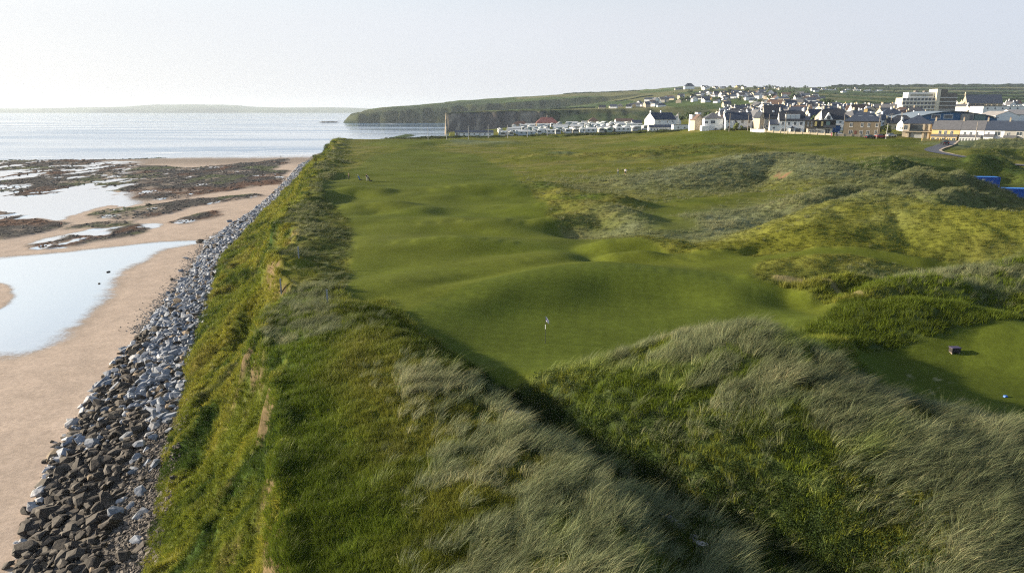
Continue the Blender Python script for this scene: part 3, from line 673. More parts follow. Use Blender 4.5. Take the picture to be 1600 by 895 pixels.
def tuft_source(name, nb, height, radius, lean, width, segs=3, curl=1.0, var=.35, seed=1, spread=.5, straw=.15):
    r = np.random.default_rng(seed); V = []; F = []; Cc = []
    for k in range(nb):
        a = r.uniform(0, 2 * math.pi); rr = radius * math.sqrt(r.uniform(0, 1))
        bx, by = rr * math.cos(a), rr * math.sin(a)
        h = height * r.uniform(1 - var, 1 + var); w = width * r.uniform(.7, 1.3)
        out = np.array([math.cos(a), math.sin(a)]) * spread * r.uniform(.2, 1) + np.array([lean, 0.0]) * r.uniform(.6, 1.3) + r.normal(0, .12, 2)
        face = r.uniform(0, math.pi); fx, fy = math.cos(face) * w / 2, math.sin(face) * w / 2
        col = r.uniform(.5, 1.45); isstraw = r.random() < straw
        cc = (col * 1.75, col * 1.45, col * 1.5) if isstraw else (col, col, col)
        i0 = len(V)
        for s in range(segs):
            t = s / segs; wd = 1 - .55 * t
            ox = out[0] * h * (t ** 1.7) * curl; oy = out[1] * h * (t ** 1.7) * curl; zz = h * (t - .28 * t * t * min(1.0, abs(lean) + spread))
            V += [(bx + ox - fx * wd, by + oy - fy * wd, zz - .05), (bx + ox + fx * wd, by + oy + fy * wd, zz - .05)]
            g = .84; Cc += [(cc[0] * g, cc[1] * g, cc[2] * g)] * 2
        V.append((bx + out[0] * h * curl, by + out[1] * h * curl, h * (1 - .28 * min(1.0, abs(lean) + spread)) - .05)); Cc.append(tuple(c * .84 for c in cc))
        for s in range(segs - 1):
            F.append((i0 + 2 * s, i0 + 2 * s + 1, i0 + 2 * s + 3, i0 + 2 * s + 2))
        F.append((i0 + 2 * segs - 2, i0 + 2 * segs - 1, i0 + 2 * segs))
    me = bpy.data.meshes.new(name); me.from_pydata(V, [], F); me.update(); me.materials.append(M_BLADE)
    set_attr(me, 'bladecol', np.array(Cc), 'COLOR')
    return bpy.data.objects.new(name, me)          # used only as an instance source by the scatter below
def leafy_source(name, nl, height, radius, size, seed=1):
    r = np.random.default_rng(seed); V = []; F = []; Cc = []
    for k in range(nl):
        a = r.uniform(0, 2 * math.pi); rr = radius * math.sqrt(r.uniform(0, 1)); z = height * r.uniform(.15, 1) * (1 - .5 * (rr / radius) ** 2)
        c = np.array([rr * math.cos(a), rr * math.sin(a), z]); u = r.normal(0, 1, 3); u /= np.linalg.norm(u); w = np.cross(u, r.normal(0, 1, 3)); w /= np.linalg.norm(w)
        s = size * r.uniform(.6, 1.4); i0 = len(V)
        V += [tuple(c - u * s), tuple(c + w * s * .45), tuple(c + u * s), tuple(c - w * s * .45)]
        g = r.uniform(.5, 1.2); Cc += [(g, g, g)] * 4; F.append((i0, i0 + 1, i0 + 2, i0 + 3))
    me = bpy.data.meshes.new(name); me.from_pydata(V, [], F); me.update(); me.materials.append(M_BLADE)
    set_attr(me, 'bladecol', np.array(Cc), 'COLOR')
    return bpy.data.objects.new(name, me)
def scatter(name, pos, rot, scl, sources, tint=None, mat=None, label=None, cat=None, pick_seed=3):
    me = bpy.data.meshes.new(name); me.vertices.add(len(pos)); me.vertices.foreach_set('co', pos.astype(np.float32).ravel()); me.update()
    set_attr(me, 'rot', rot, 'FLOAT_VECTOR'); set_attr(me, 'scl', scl, 'FLOAT_VECTOR')
    if tint is not None: set_attr(me, 'tint', tint, 'COLOR')
    set_attr(me, 'pick', np.random.default_rng(pick_seed).integers(0, len(sources), len(pos)), 'INT')
    o = bpy.data.objects.new(name, me); COL.objects.link(o); o['kind'] = 'stuff'
    if label: o['label'] = label
    if cat: o['category'] = cat
    ng = bpy.data.node_groups.new(name + '_scatter', 'GeometryNodeTree')
    ng.interface.new_socket('Geometry', in_out='INPUT', socket_type='NodeSocketGeometry'); ng.interface.new_socket('Geometry', in_out='OUTPUT', socket_type='NodeSocketGeometry')
    N = ng.nodes; L = ng.links; gi = N.new('NodeGroupInput'); go = N.new('NodeGroupOutput')
    iop = N.new('GeometryNodeInstanceOnPoints'); jn = N.new('GeometryNodeJoinGeometry')
    for s in sources:
        oi = N.new('GeometryNodeObjectInfo'); oi.inputs['Object'].default_value = s; oi.inputs['As Instance'].default_value = True; L.new(oi.outputs['Geometry'], jn.inputs[0])
    def attr(nm, tp):
        q = N.new('GeometryNodeInputNamedAttribute'); q.data_type = tp; q.inputs['Name'].default_value = nm; return q.outputs['Attribute']
    L.new(gi.outputs[0], iop.inputs['Points']); L.new(jn.outputs[0], iop.inputs['Instance']); iop.inputs['Pick Instance'].default_value = True
    L.new(attr('pick', 'INT'), iop.inputs['Instance Index']); L.new(attr('rot', 'FLOAT_VECTOR'), iop.inputs['Rotation']); L.new(attr('scl', 'FLOAT_VECTOR'), iop.inputs['Scale'])
    L.new(iop.outputs[0], go.inputs[0])
    md = o.modifiers.new('scatter', 'NODES'); md.node_group = ng
    return o
def sample_pts(n, y0, y1, umax=.92, seed=1, power=0.0):
    """random ground points, density falling off with the square of the distance"""
    r = np.random.default_rng(seed)
    ly = r.uniform(math.log(y0), math.log(y1), n); y = np.exp(ly); u = r.uniform(-umax, umax, n); x = u * (y + 6)
    return x, y
MARR = [tuft_source('marram_tuft', 50, .82, .26, .50, .014, 3, seed=s, spread=.35, straw=.14) for s in (1, 2, 3)] + [tuft_source('dry_marram_tuft', 30, 1.12, .20, .62, .013, 3, seed=12, spread=.28, straw=.30)]
LUSH = [tuft_source('meadow_tuft', 44, .42, .26, .22, .018, 2, seed=s, spread=.5, straw=.04) for s in (4, 5, 6)]
HERB = [leafy_source('herb_clump', 120, .40, .34, .038, seed=s) for s in (7, 8)]
CLUMP = [tuft_source('tussock', 60, .55, .5, .3, .045, 2, seed=s, spread=.7, straw=.08) for s in (9, 10, 11)]
T_MARR = np.array([.195, .225, .112]); T_STRAW = np.array([.33, .315, .175]); T_LUSH = np.array([.140, .190, .020]); T_YEL = np.array([.245, .24, .042]); T_HERB = np.array([.042, .068, .016])

def crest_y0(x): return np.interp(x, RID[0][0][:, 0], RID[0][0][:, 1])
def grow(n, y0, y1, seed, layer):
    x, y = sample_pts(n, y0, y1, seed=seed)
    z, m, t, tt, bd, db = H(x, y, True)
    plat = (t > .93); r = np.random.default_rng(seed + 50)
    open_ = plat & (m['mown'] < r.uniform(.25, .6, n)) & (m['scar'] < .4) & (m['sandscar'] < .4) & (m['road'] < .3)
    d, _, _ = seg_dist(x, y, VALLEY); ridge2, _, side2 = seg_dist(x, y, [(p[0], p[1]) for p in RID[1][0]])
    n1 = fbm(x / 6, y / 4.5, 201, 3); n2 = fbm(x / 1.6, y / 1.4, 202, 2); n3 = fbm(x / 20, y / 12, 203, 3)
    cr = RID[0][0]; crest_y = np.interp(x, cr[:, 0], cr[:, 1]); rightdune = (y < crest_y + 4.5) & (x > np.interp(y, [20, 26, 30, 39, 50], [12, 8.5, 6, 0.5, -2]))
    vdist = d
    # likelihood of marram
    pm = np.where(rightdune & (y < 62), .25 + .75 * sstep(2.0, 6.0, vdist + 2 * n1), 0)
    left = (~rightdune) & (y < 48)
    pm = np.where(left, np.clip(np.maximum(np.exp(-((ridge2 - .5) / 2.4) ** 2) * (.55 + n1) * sstep(42, 37, y), sstep(36, 28, y + 5 * n1) * sstep(3.0, 7, db) * (.32 + 1.2 * fbm((x + y) / 5, (x - y) / 1.6, 203, 3))), 0, 1), pm)
    px, py = project(x, y, z)
    xx = x / np.maximum(y, 1)
    w8 = sum(np.exp(-(seg_dist(x, y, RID[k][0])[0] / wd) ** 2) for k, wd in ((4, 10), (5, 22), (6, 4), (7, 3.5), (13, 5), (28, 16), (29, 20), (2, 0.1)))
    pm = np.where(y >= 48, np.clip(w8 * (1.0 + n1) * .9, 0, 1), pm)
    brinkb = np.exp(-((db - 3) / 3.5) ** 2) * (y > 46); pm = np.maximum(pm, brinkb * sstep(-.1, .3, n1 + .2))
    herb = np.clip(.8 * np.exp(-(vdist / (2.7 + 1.5 * n1)) ** 2) * (y < 60) + .15 * sstep(.25, .5, -n1) * (y < 60) * rightdune, 0, 1)
    return x, y, z, m, t, tt, bd, db, open_, pm, herb, n1, n2, n3, r, left, rightdune
def finish(name, keep, x, y, z, tint, base, src, r, label, cat, lean_az=0.15, az_var=.5, flat=1.0, tilt=.12):
    k = np.where(keep)[0]
    if not len(k): return
    grow_ = np.clip(y[k] / 42, .85, 6) ** .62
    s = base[k] * grow_ if hasattr(base, '__len__') else base * grow_
    s = s * r.uniform(.75, 1.3, len(k))
    wind = lean_az + .7 * fbm(x[k] / 5, y[k] / 4, 301, 2)
    rot = np.stack([r.normal(0, tilt, len(k)), r.normal(0, tilt, len(k)), wind + r.normal(0, az_var, len(k))], 1)
    scatter(name, np.stack([x[k], y[k], z[k]], 1), rot, np.stack([s, s, s * flat], 1), src, np.clip(tint[k], .005, .9), label=label, cat=cat, pick_seed=len(k))

Q = 1.0
# nearer dunes, 14-62 m
x, y, z, m, t, tt, bd, db, op, pm, herb, n1, n2, n3, r, left, rd = grow(int(76000 * Q), 15, 62, 21, 0)
n = len(x); roll = r.random(n); isherb = op & (roll < herb * .85); gap = sstep(-.42, -.05, fbm(x / 1.0, y / .8, 207, 2)); ismar = op & ~isherb & (r.random(n) < pm) & (r.random(n) < gap); islush = op & ~isherb & ~ismar & (r.random(n) < np.where(pm > .5, .5, 1.0))
tm = T_MARR + (T_STRAW - T_MARR) * np.clip(sstep(.1, .7, n1 + .6 * n2) * .4, 0, 1)[:, None]; tm = tm + (T_LUSH * 1.4 - tm) * (sstep(.1, .5, -n1 + .3 * n2) * .6)[:, None]
tm = tm * ((1 + .3 * n2) * np.where(left, 1.22, 1.0))[:, None]
tl = T_LUSH + (T_YEL - T_LUSH) * (np.clip(sstep(-.25, .4, n3 + .6 * n1 + .1), 0, 1) * sstep(2.0, 6, db) * .85)[:, None]; bank = np.exp(-(seg_dist(x, y, [(p[0] + 1.0, p[1] + .6) for p in RID[1][0]])[0] / 2.2) ** 2) * (y > 33); tl = tl + (T_LUSH * .55 - tl) * bank[:, None]; shade_side = (x > 15) & (y > crest_y0(x) + 1.5) & (seg_dist(x, y, RID[12][0])[0] < 5.2); tl = np.where(shade_side[:, None], T_LUSH[None] * .7, tl); tl = tl * (1 + .3 * n2)[:, None]  # dune sides away from the sun: shade put into the dark grass tint
th = T_HERB * (1 + .4 * n2 + .2 * n1)[:, None]
finish('marram_grass', ismar, x, y, z, tm, np.where(y > 44, .62, .92), MARR, r, 'pale grey green marram grass combed by the wind over the near dunes', 'grass')
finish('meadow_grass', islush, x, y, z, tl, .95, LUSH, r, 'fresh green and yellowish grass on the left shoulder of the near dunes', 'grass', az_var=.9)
finish('dune_herbs', isherb, x, y, z, th, 1.0, HERB, r, 'dark leafy herbs filling the sunken path between the near dunes', 'herbs', az_var=3)
# middle distance, 58-470 m: coloured like the cover they grow in
x, y, z, m, t, tt, bd, db, op, pm, herb, n1, n2, n3, r, left, rd = grow(int(105000 * Q), 58, 300, 22, 1)
n = len(x); gcol, _ = ground_colour(x, y, z, m, t, tt, bd, db, np.zeros(n))
ismar = op & (r.random(n) < pm * (1 - .5 * sstep(150, 300, y)))
brk = np.exp(-((db - 5) / 5.5) ** 2); midp = np.clip(np.maximum(m['dune'] * 1.3, brk), 0, 1) * (1 - .6 * sstep(110, 220, y))
isc = op & ~ismar & (r.random(n) < midp)
tm = gcol * .25 + .75 * (T_MARR + (T_STRAW - T_MARR) * (sstep(.1, .6, n1 + .4 * n2) * .4)[:, None]); tm = tm * (1 + .15 * n2)[:, None]
finish('marram_clumps', ismar, x, y, z, tm * 1.1, .40, MARR + CLUMP[:1], r, 'grey green marram clumps on the farther dunes and along the cliff brink', 'grass', flat=.8)
finish('rough_tussocks', isc, x, y, z, gcol * 1.25 * (1 + .15 * n2)[:, None], .36, LUSH, r, 'yellow green tussocks of uncut rough between the fairways', 'grass', flat=.9, az_var=.8)
x, y, z, m, t, tt, bd, db, op, pm, herb, n1, n2, n3, r, left, rd = grow(60000, 105, 290, 27, 1)
n = len(x); gcol, _ = ground_colour(x, y, z, m, t, tt, bd, db, np.zeros(n)); isd = op & (m['dune'] > .35) & (x > 25)
finish('dune_grass', isd, x, y, z, gcol * 1.3 * (1 + .2 * n2)[:, None], .34, LUSH + MARR[:1], r, 'rough grass covering the farther dunes by the blue containers', 'grass', flat=.8)
# grassy cliff
x, y = sample_pts(60000, 26, 420, seed=31); xb = smooth_interp(y, BR_Y, BR_X); xa = smooth_interp(y, AT_Y, AT_X)
r = np.random.default_rng(33); x = xa + (xb - xa) * r.uniform(-.03, 1.04, len(y)); z, m, t, tt, bd, db = H(x, y, True)
n1 = fbm(x / 7, y / 5, 101, 4); n4 = fbm(x / 2.6, y / 2.0, 104, 3); nb = .6 * fbm(x / 4.5, y / 2.6, 112, 4) + .55 * fbm(x / .8, y / .6, 124, 3) + .72 * np.exp(-((t - .93) / .055) ** 2) - .62 - .25 * sstep(60, 110, y)
keep = (t > -.02) & (t < 1.03) & (nb < .05)
tg = np.array([.22, .26, .033]) + (np.array([.33, .33, .050]) - np.array([.22, .26, .033])) * sstep(-.1, .45, n1 + .6 * n4)[:, None]; tg = tg + (np.array([.055, .10, .018]) - tg) * (sstep(0, .45, -n4 - .4 * n1) * .9)[:, None]
tg = tg + (np.array([.20, .15, .07]) - tg) * (sstep(.2, .5, fbm(x / 3, y / 3, 111, 3)) * .3)[:, None]
finish('cliff_grass', keep, x, y, z, tg * (1 + .25 * fbm(x, y, 205, 2))[:, None], .62, LUSH + CLUMP[:1], r, 'mossy yellow green grass hanging on the slumped sea cliff', 'grass', az_var=1.5, flat=.75, tilt=.3)

# ------------------------------------------------------------------ generic object helpers
def thing(name, label, cat, loc=(0, 0, 0), rz=0.0, group=None):
    o = bpy.data.objects.new(name, None); o.empty_display_size = .1; COL.objects.link(o); o.location = loc; o.rotation_euler = (0, 0, rz)
    o['label'] = label; o['category'] = cat
    if group: o['group'] = group
    return o
def tag(o, label, cat, group=None):
    o['label'] = label; o['category'] = cat
    if group: o['group'] = group
    return o
class MB:
    def __init__(s): s.v = []; s.f = []; s.m = []
    def add(s, vs, fs, mi=0):
        i = len(s.v); s.v += [tuple(q) for q in vs]; s.f += [tuple(j + i for j in f) for f in fs]; s.m += [mi] * len(fs)
    def box(s, x0, x1, y0, y1, z0, z1, mi=0): s.add(box_verts(x0, x1, y0, y1, z0, z1), BOXF, mi); return s
    def tube(s, p0, p1, r0, r1=None, n=8, mi=0, cap=True):
        r1 = r0 if r1 is None else r1; p0 = Vector(p0); p1 = Vector(p1); d = (p1 - p0).normalized()
        a = d.orthogonal().normalized(); b = d.cross(a); vs = []
        for p, r in ((p0, r0), (p1, r1)):
            for k in range(n):
                t = 2 * math.pi * k / n; vs.append(p + (a * math.cos(t) + b * math.sin(t)) * r)
        fs = [(k, (k + 1) % n, n + (k + 1) % n, n + k) for k in range(n)]
        if cap: fs += [tuple(range(n - 1, -1, -1)), tuple(range(n, 2 * n))]
        s.add(vs, fs, mi); return s
    def path(s, pts, r, n=8, mi=0):
        for i in range(len(pts) - 1): s.tube(pts[i], pts[i + 1], r, r, n, mi)
        return s
    def prism(s, prof, y0, y1, mi=0):       # profile in x,z pulled along y
        n = len(prof); vs = [(a, y0, b) for a, b in prof] + [(a, y1, b) for a, b in prof]
        fs = [(k, (k + 1) % n, n + (k + 1) % n, n + k) for k in range(n)] + [tuple(range(n - 1, -1, -1)), tuple(range(n, 2 * n))]
        s.add(vs, fs, mi); return s
    def mesh(s, name, mats):
        me = bpy.data.meshes.new(name); me.from_pydata(s.v, [], s.f); me.update()
        for m in (mats if isinstance(mats, (list, tuple)) else [mats]): me.materials.append(m)
        me.polygons.foreach_set('material_index', s.m); 
        import bmesh
        bm = bmesh.new(); bm.from_mesh(me); bmesh.ops.recalc_face_normals(bm, faces=bm.faces); bm.to_mesh(me); bm.free()
        return me
    def build(s, name, mats, parent=None, loc=(0, 0, 0)):
        o = bpy.data.objects.new(name, s.mesh(name, mats)); COL.objects.link(o); o.location = loc
        if parent: o.parent = parent
        return o
def link(name, me, parent=None, loc=(0, 0, 0), rot=(0, 0, 0), scl=(1, 1, 1)):
    o = bpy.data.objects.new(name, me); COL.objects.link(o); o.location = loc; o.rotation_euler = rot; o.scale = scl
    if parent: o.parent = parent
    return o

# ------------------------------------------------------------------ rock armour at the foot of the cliff
def rock_mesh(name, seed, npts=18, flat=.75):
    import bmesh
    r = np.random.default_rng(seed); bm = bmesh.new()
    for k in range(npts):
        v = r.normal(0, 1, 3); v /= np.linalg.norm(v); v = np.sign(v) * np.abs(v) ** .75
        bm.verts.new(v * np.array([.55, .42, .42 * flat]) * r.uniform(.8, 1.1))
    res = bmesh.ops.convex_hull(bm, input=bm.verts[:]); bmesh.ops.delete(bm, geom=[g for g in res['geom_interior'] if isinstance(g, bmesh.types.BMVert)], context='VERTS')
    me = bpy.data.meshes.new(name); bm.to_mesh(me); bm.free(); me.update(); return me
def rock_material(name, col, instanced=False, streak=(.6, .6, .62)):
    m, n, l, b = new_mat(name)
    geo = n.new('ShaderNodeNewGeometry'); nz = n.new('ShaderNodeTexNoise'); nz.inputs['Scale'].default_value = 3.5; nz.inputs['Detail'].default_value = 8; l.new(geo.outputs['Position'], nz.inputs['Vector'])
    mr = n.new('ShaderNodeMapRange'); mr.inputs['From Min'].default_value = .3; mr.inputs['From Max'].default_value = .7; mr.inputs['To Min'].default_value = .6; mr.inputs['To Max'].default_value = 1.35
    l.new(nz.outputs['Fac'], mr.inputs['Value']); vm = n.new('ShaderNodeVectorMath'); vm.operation = 'SCALE'; l.new(mr.outputs[0], vm.inputs['Scale'])
    if instanced:
        at = n.new('ShaderNodeAttribute'); at.attribute_type = 'INSTANCER'; at.attribute_name = 'tint'; l.new(at.outputs['Color'], vm.inputs[0])
    else: vm.inputs[0].default_value = col
    l.new(vm.outputs[0], b.inputs['Base Color']); b.inputs['Roughness'].default_value = .8; b.inputs['Specular IOR Level'].default_value = .3
    bp = n.new('ShaderNodeBump'); bp.inputs['Strength'].default_value = .5; bp.inputs['Distance'].default_value = .08; l.new(nz.outputs['Fac'], bp.inputs['Height']); l.new(bp.outputs[0], b.inputs['Normal'])
    return m
M_RI = rock_material('rock_mixed', None, True)
ROCK_T = {'dark brown': (.060, .050, .042), 'blue grey': (.20, .22, .26), 'pale grey': (.36, .365, .385), 'tan': (.20, .15, .10)}
M_ROCK = {k: rock_material('rock_' + k.replace(' ', '_'), v) for k, v in ROCK_T.items()}
ROCKS = []
for k in range(9):
    me = rock_mesh('boulder', 400 + k, 20); me.materials.append(M_RI); ROCKS.append(me)
SRC_ROCK = [bpy.data.objects.new('rock_source', me) for me in ROCKS]
def armour():
    r = np.random.default_rng(77); L = []
    for layer, cell, zof in ((0, .86, .05), (1, 1.05, .38)):
        yv = np.arange(26, 445, cell); 
        for yy in yv:
            xa = float(smooth_interp(np.array(yy), AT_Y, AT_X)); xt = float(smooth_interp(np.array(yy), TO_Y, TO_X)); W = xa - xt
            n = int(W / cell) + 1
            for k in range(n):
                s = (k + r.uniform(.1, .9)) / n
                if layer and (s < .04 or s > .93): continue
                s0 = s * 1.05 - .035 + .02 * r.normal()
                L.append((xt + W * s0, yy + r.uniform(-.5, .5) * cell, s0, layer, zof))
    A = np.array(L); x, y, s, lay, zof = A.T
    near_strip = (y < 62) & (s > .72 + .1 * vnoise(y / 4, y * 0, 8)) & (r.random(len(x)) < .8)      # only small stones lie here
    keep = ~near_strip; x, y, s, lay, zof = [q[keep] for q in (x, y, s, lay, zof)]
    z = H(x, y); n = len(x)
    size = lerp(1.28, .88, np.clip(s, 0, 1)) * np.clip(np.exp(r.normal(-.08, .30, n)), .45, 1.7) * lerp(1.0, .92, lay)
    big = r.random(n) < .07; size = size * np.where(big, 1.35, 1)
    z = z + zof * 1.0 + .08 * r.normal(0, 1, n) + np.where(s < .02, -.2, 0)
    # colour: weed dark toe, blue grey limestone above, odd tan ones
    q = s + .35 * vnoise(x / 6, y / 8, 12) + .012 * (y - 62); kind = np.where(q < .58, 0, 1); kind = np.where((kind == 1) & (r.random(n) < .08), 2, kind)
    kind = np.where(r.random(n) < .05, 3, kind); kind = np.where((kind == 0) & (r.random(n) < .18) & (y > 60), 1, kind); kind = np.where((s < .06) & (r.random(n) < .5) & (y < 110), 2, kind); kind = np.where((kind == 1) & (r.random(n) < .12), 0, kind)
    rot = np.stack([r.uniform(-.5, .5, n), r.uniform(-.5, .5, n), r.uniform(0, 6.28, n)], 1)
    scl = np.stack([size * r.uniform(.85, 1.2, n), size * r.uniform(.75, 1.15, n), size * r.uniform(.7, 1.05, n)], 1)
    names = list(ROCK_T); cols = np.array([ROCK_T[k] for k in names])
    px, py = project(x, y, z); vis = (px > 5) & (px < 1590) & (py < 890)
    rank = np.where(vis & (lay == 1), size / y * (1 + 0 * y), 0) + np.where(vis & (lay == 0), .25 * size / y, 0); order = np.argsort(-rank)[:290]
    ind = np.zeros(n, bool); ind[order] = True
    where = lambda sv, xx, yy: ('at the sandy toe of the bank' if sv < .12 else 'low in the rock bank' if sv < .35 else 'halfway up the rock bank' if sv < .65 else 'high in the rock bank under the cliff')
    shp = {0: 'angular', 1: 'blocky', 2: 'wedge shaped'}
    for i in order:
        k = int(kind[i]); mi = int(r.integers(0, 9)); o = link('boulder', ROCKS[mi], None, (x[i], y[i], z[i]), tuple(rot[i]), tuple(scl[i]))
        o.material_slots[0].link = 'OBJECT'; o.material_slots[0].material = M_ROCK[names[k]]
        o['label'] = f"{'huge' if size[i] > 1.6 else 'large' if size[i] > 1.25 else 'medium' if size[i] > .9 else 'small'} {names[k]} boulder {where(s[i], x[i], y[i])}, {'nearest the camera' if y[i] < 50 else 'some way along' if y[i] < 60 else 'beside the small stones' if y[i] < 70 else 'towards the bend'}"; o['category'] = 'boulder'; o['group'] = 'boulders of the rock armour along the beach'
    rest = ~ind; tint = cols[kind[rest]] * r.uniform(.65, 1.3, rest.sum())[:, None]
    scatter('rock_armour', np.stack([x, y, z], 1)[rest], rot[rest], scl[rest], SRC_ROCK, tint, label='long bank of grey and brown rocks between beach and cliff', cat='rocks', pick_seed=5)
armour()
# small stones between the armour and the grass, shingle at the toe
r = np.random.default_rng(91)
n = 9000; y = np.exp(r.uniform(math.log(34), math.log(68), n)); xa = smooth_interp(y, AT_Y, AT_X); xt = smooth_interp(y, TO_Y, TO_X)
s = r.uniform(.6, 1.12, n); x = xt + (xa - xt) * s; z = H(x, y); sz = r.uniform(.12, .42, n) * np.where(r.random(n) < .1, 1.6, 1)
scatter('small_stones', np.stack([x, y, z + .04], 1), np.stack([r.uniform(-.6, .6, n), r.uniform(-.6, .6, n), r.uniform(0, 6, n)], 1), np.stack([sz, sz, sz * .8], 1), SRC_ROCK,
        (np.array([.085, .072, .062])[None] * r.uniform(.5, 1.9, n)[:, None]), label='strip of small dark stones above the big boulders', cat='stones')
n = 2600; y = np.exp(r.uniform(math.log(100), math.log(190), n)); xt = smooth_interp(y, TO_Y, TO_X); x = xt - np.abs(r.normal(0, 1.6, n)) + .6; z = H(x, y); sz = r.uniform(.12, .4, n)
scatter('shingle', np.stack([x, y, z + .02], 1), np.stack([r.uniform(-.6, .6, n), r.uniform(-.6, .6, n), r.uniform(0, 6, n)], 1), np.stack([sz, sz, sz * .6], 1), SRC_ROCK,
        (np.array([.2, .19, .18])[None] * r.uniform(.5, 1.5, n)[:, None]), label='grey shingle spilling from the rocks on to the sand', cat='shingle')
# wrack covered rocks of the reef
n = 48000; x, y = sample_pts(n, 140, 560, umax=.95, seed=95); z, m, t, tt, bd, db = H(x, y, True); r = np.random.default_rng(96)
keep = (bd > 3) & (m['reef'] > r.uniform(.35, .9, n)) & (fbm(x / 7, y / 11, 411, 3) > -.35); x, y, z = x[keep], y[keep], z[keep]; n = len(x)
sz = r.uniform(.35, 1.25, n) * np.clip(y / 260, .7, 1.8); rc = fbm(x / 16, y / 30, 113, 4)
tint = np.array([.060, .055, .052])[None] * r.uniform(.5, 1.6, n)[:, None]; tint = np.where((rc > .18)[:, None], np.array([.11, .062, .042])[None] * r.uniform(.6, 1.4, n)[:, None], tint); tint = np.where((rc < -.3)[:, None] & (r.random(n) < .5)[:, None], np.array([.08, .105, .035])[None], tint)
scatter('reef_rocks', np.stack([x, y, z + .03], 1), np.stack([r.uniform(-.2, .2, n), r.uniform(-.2, .2, n), r.uniform(0, 6, n)], 1), np.stack([sz * 1.3, sz, sz * .42], 1), SRC_ROCK, tint, label='low weed covered rocks of the reef on the beach', cat='rocks')
# single rocks out on the sand
LOOSE = [(290, 404, 1.6, 'pale grey', 'pale boulder lying alone on the sand beside the armour bend'), (283, 424, 1.3, 'blue grey', 'blue grey rock alone on the sand in the middle of three'), (268, 437, 1.3, 'dark brown', 'small dark rock alone on the sand, nearest the big pool'),
         (313, 378, 2.2, 'dark brown', 'dark rock at the end of the wet channel by the armour'), (358, 347, 2.0, 'blue grey', 'lone rock above the channel on upper beach sand'), (81, 690, .55, 'dark brown', 'small dark stone on sand left of the boulders'),
         (232, 321, 2.4, 'dark brown', 'dark mossy rock on the pale sand between the reef bands'), (169, 425, .8, 'dark brown', 'tiny stone in the shallow pool'), (155, 443, .6, 'dark brown', 'stone in the pool nearest its sandy shore')]
for k, (a, b, s_, c, lab) in enumerate(LOOSE):
    w = ray_hit(a, b, H0); o = link('beach_rock', ROCKS[k], None, (w[0], w[1], gz(*w) + .1 * s_), (0, 0, k), (s_, s_ * .8, s_ * .7)); o.material_slots[0].link = 'OBJECT'; o.material_slots[0].material = M_ROCK[c]; tag(o, lab, 'rock', 'loose rocks on the sand')
# skerry in the bay
w = P(511, 191.5, 0); sk = MB(); rr = np.random.default_rng(5)
vs = []; N = 22
for i in range(N + 1):
    for j in range(5):
        f = i / N; vs.append((-34 + 68 * f, -9 + 4.5 * j, (math.sin(math.pi * f) ** .6) * (1 - ((j - 2) / 2.0) ** 2) * 4.2 * rr.uniform(.7, 1.15) - .6))
sk.add(vs, [(i * 5 + j, i * 5 + j + 1, (i + 1) * 5 + j + 1, (i + 1) * 5 + j) for i in range(N) for j in range(4)])
o = sk.build('skerry', M_ROCK['dark brown'], None, (w[0] + 6, w[1], 0)); tag(o, 'low dark rocky islet in the sea off the headland', 'islet')

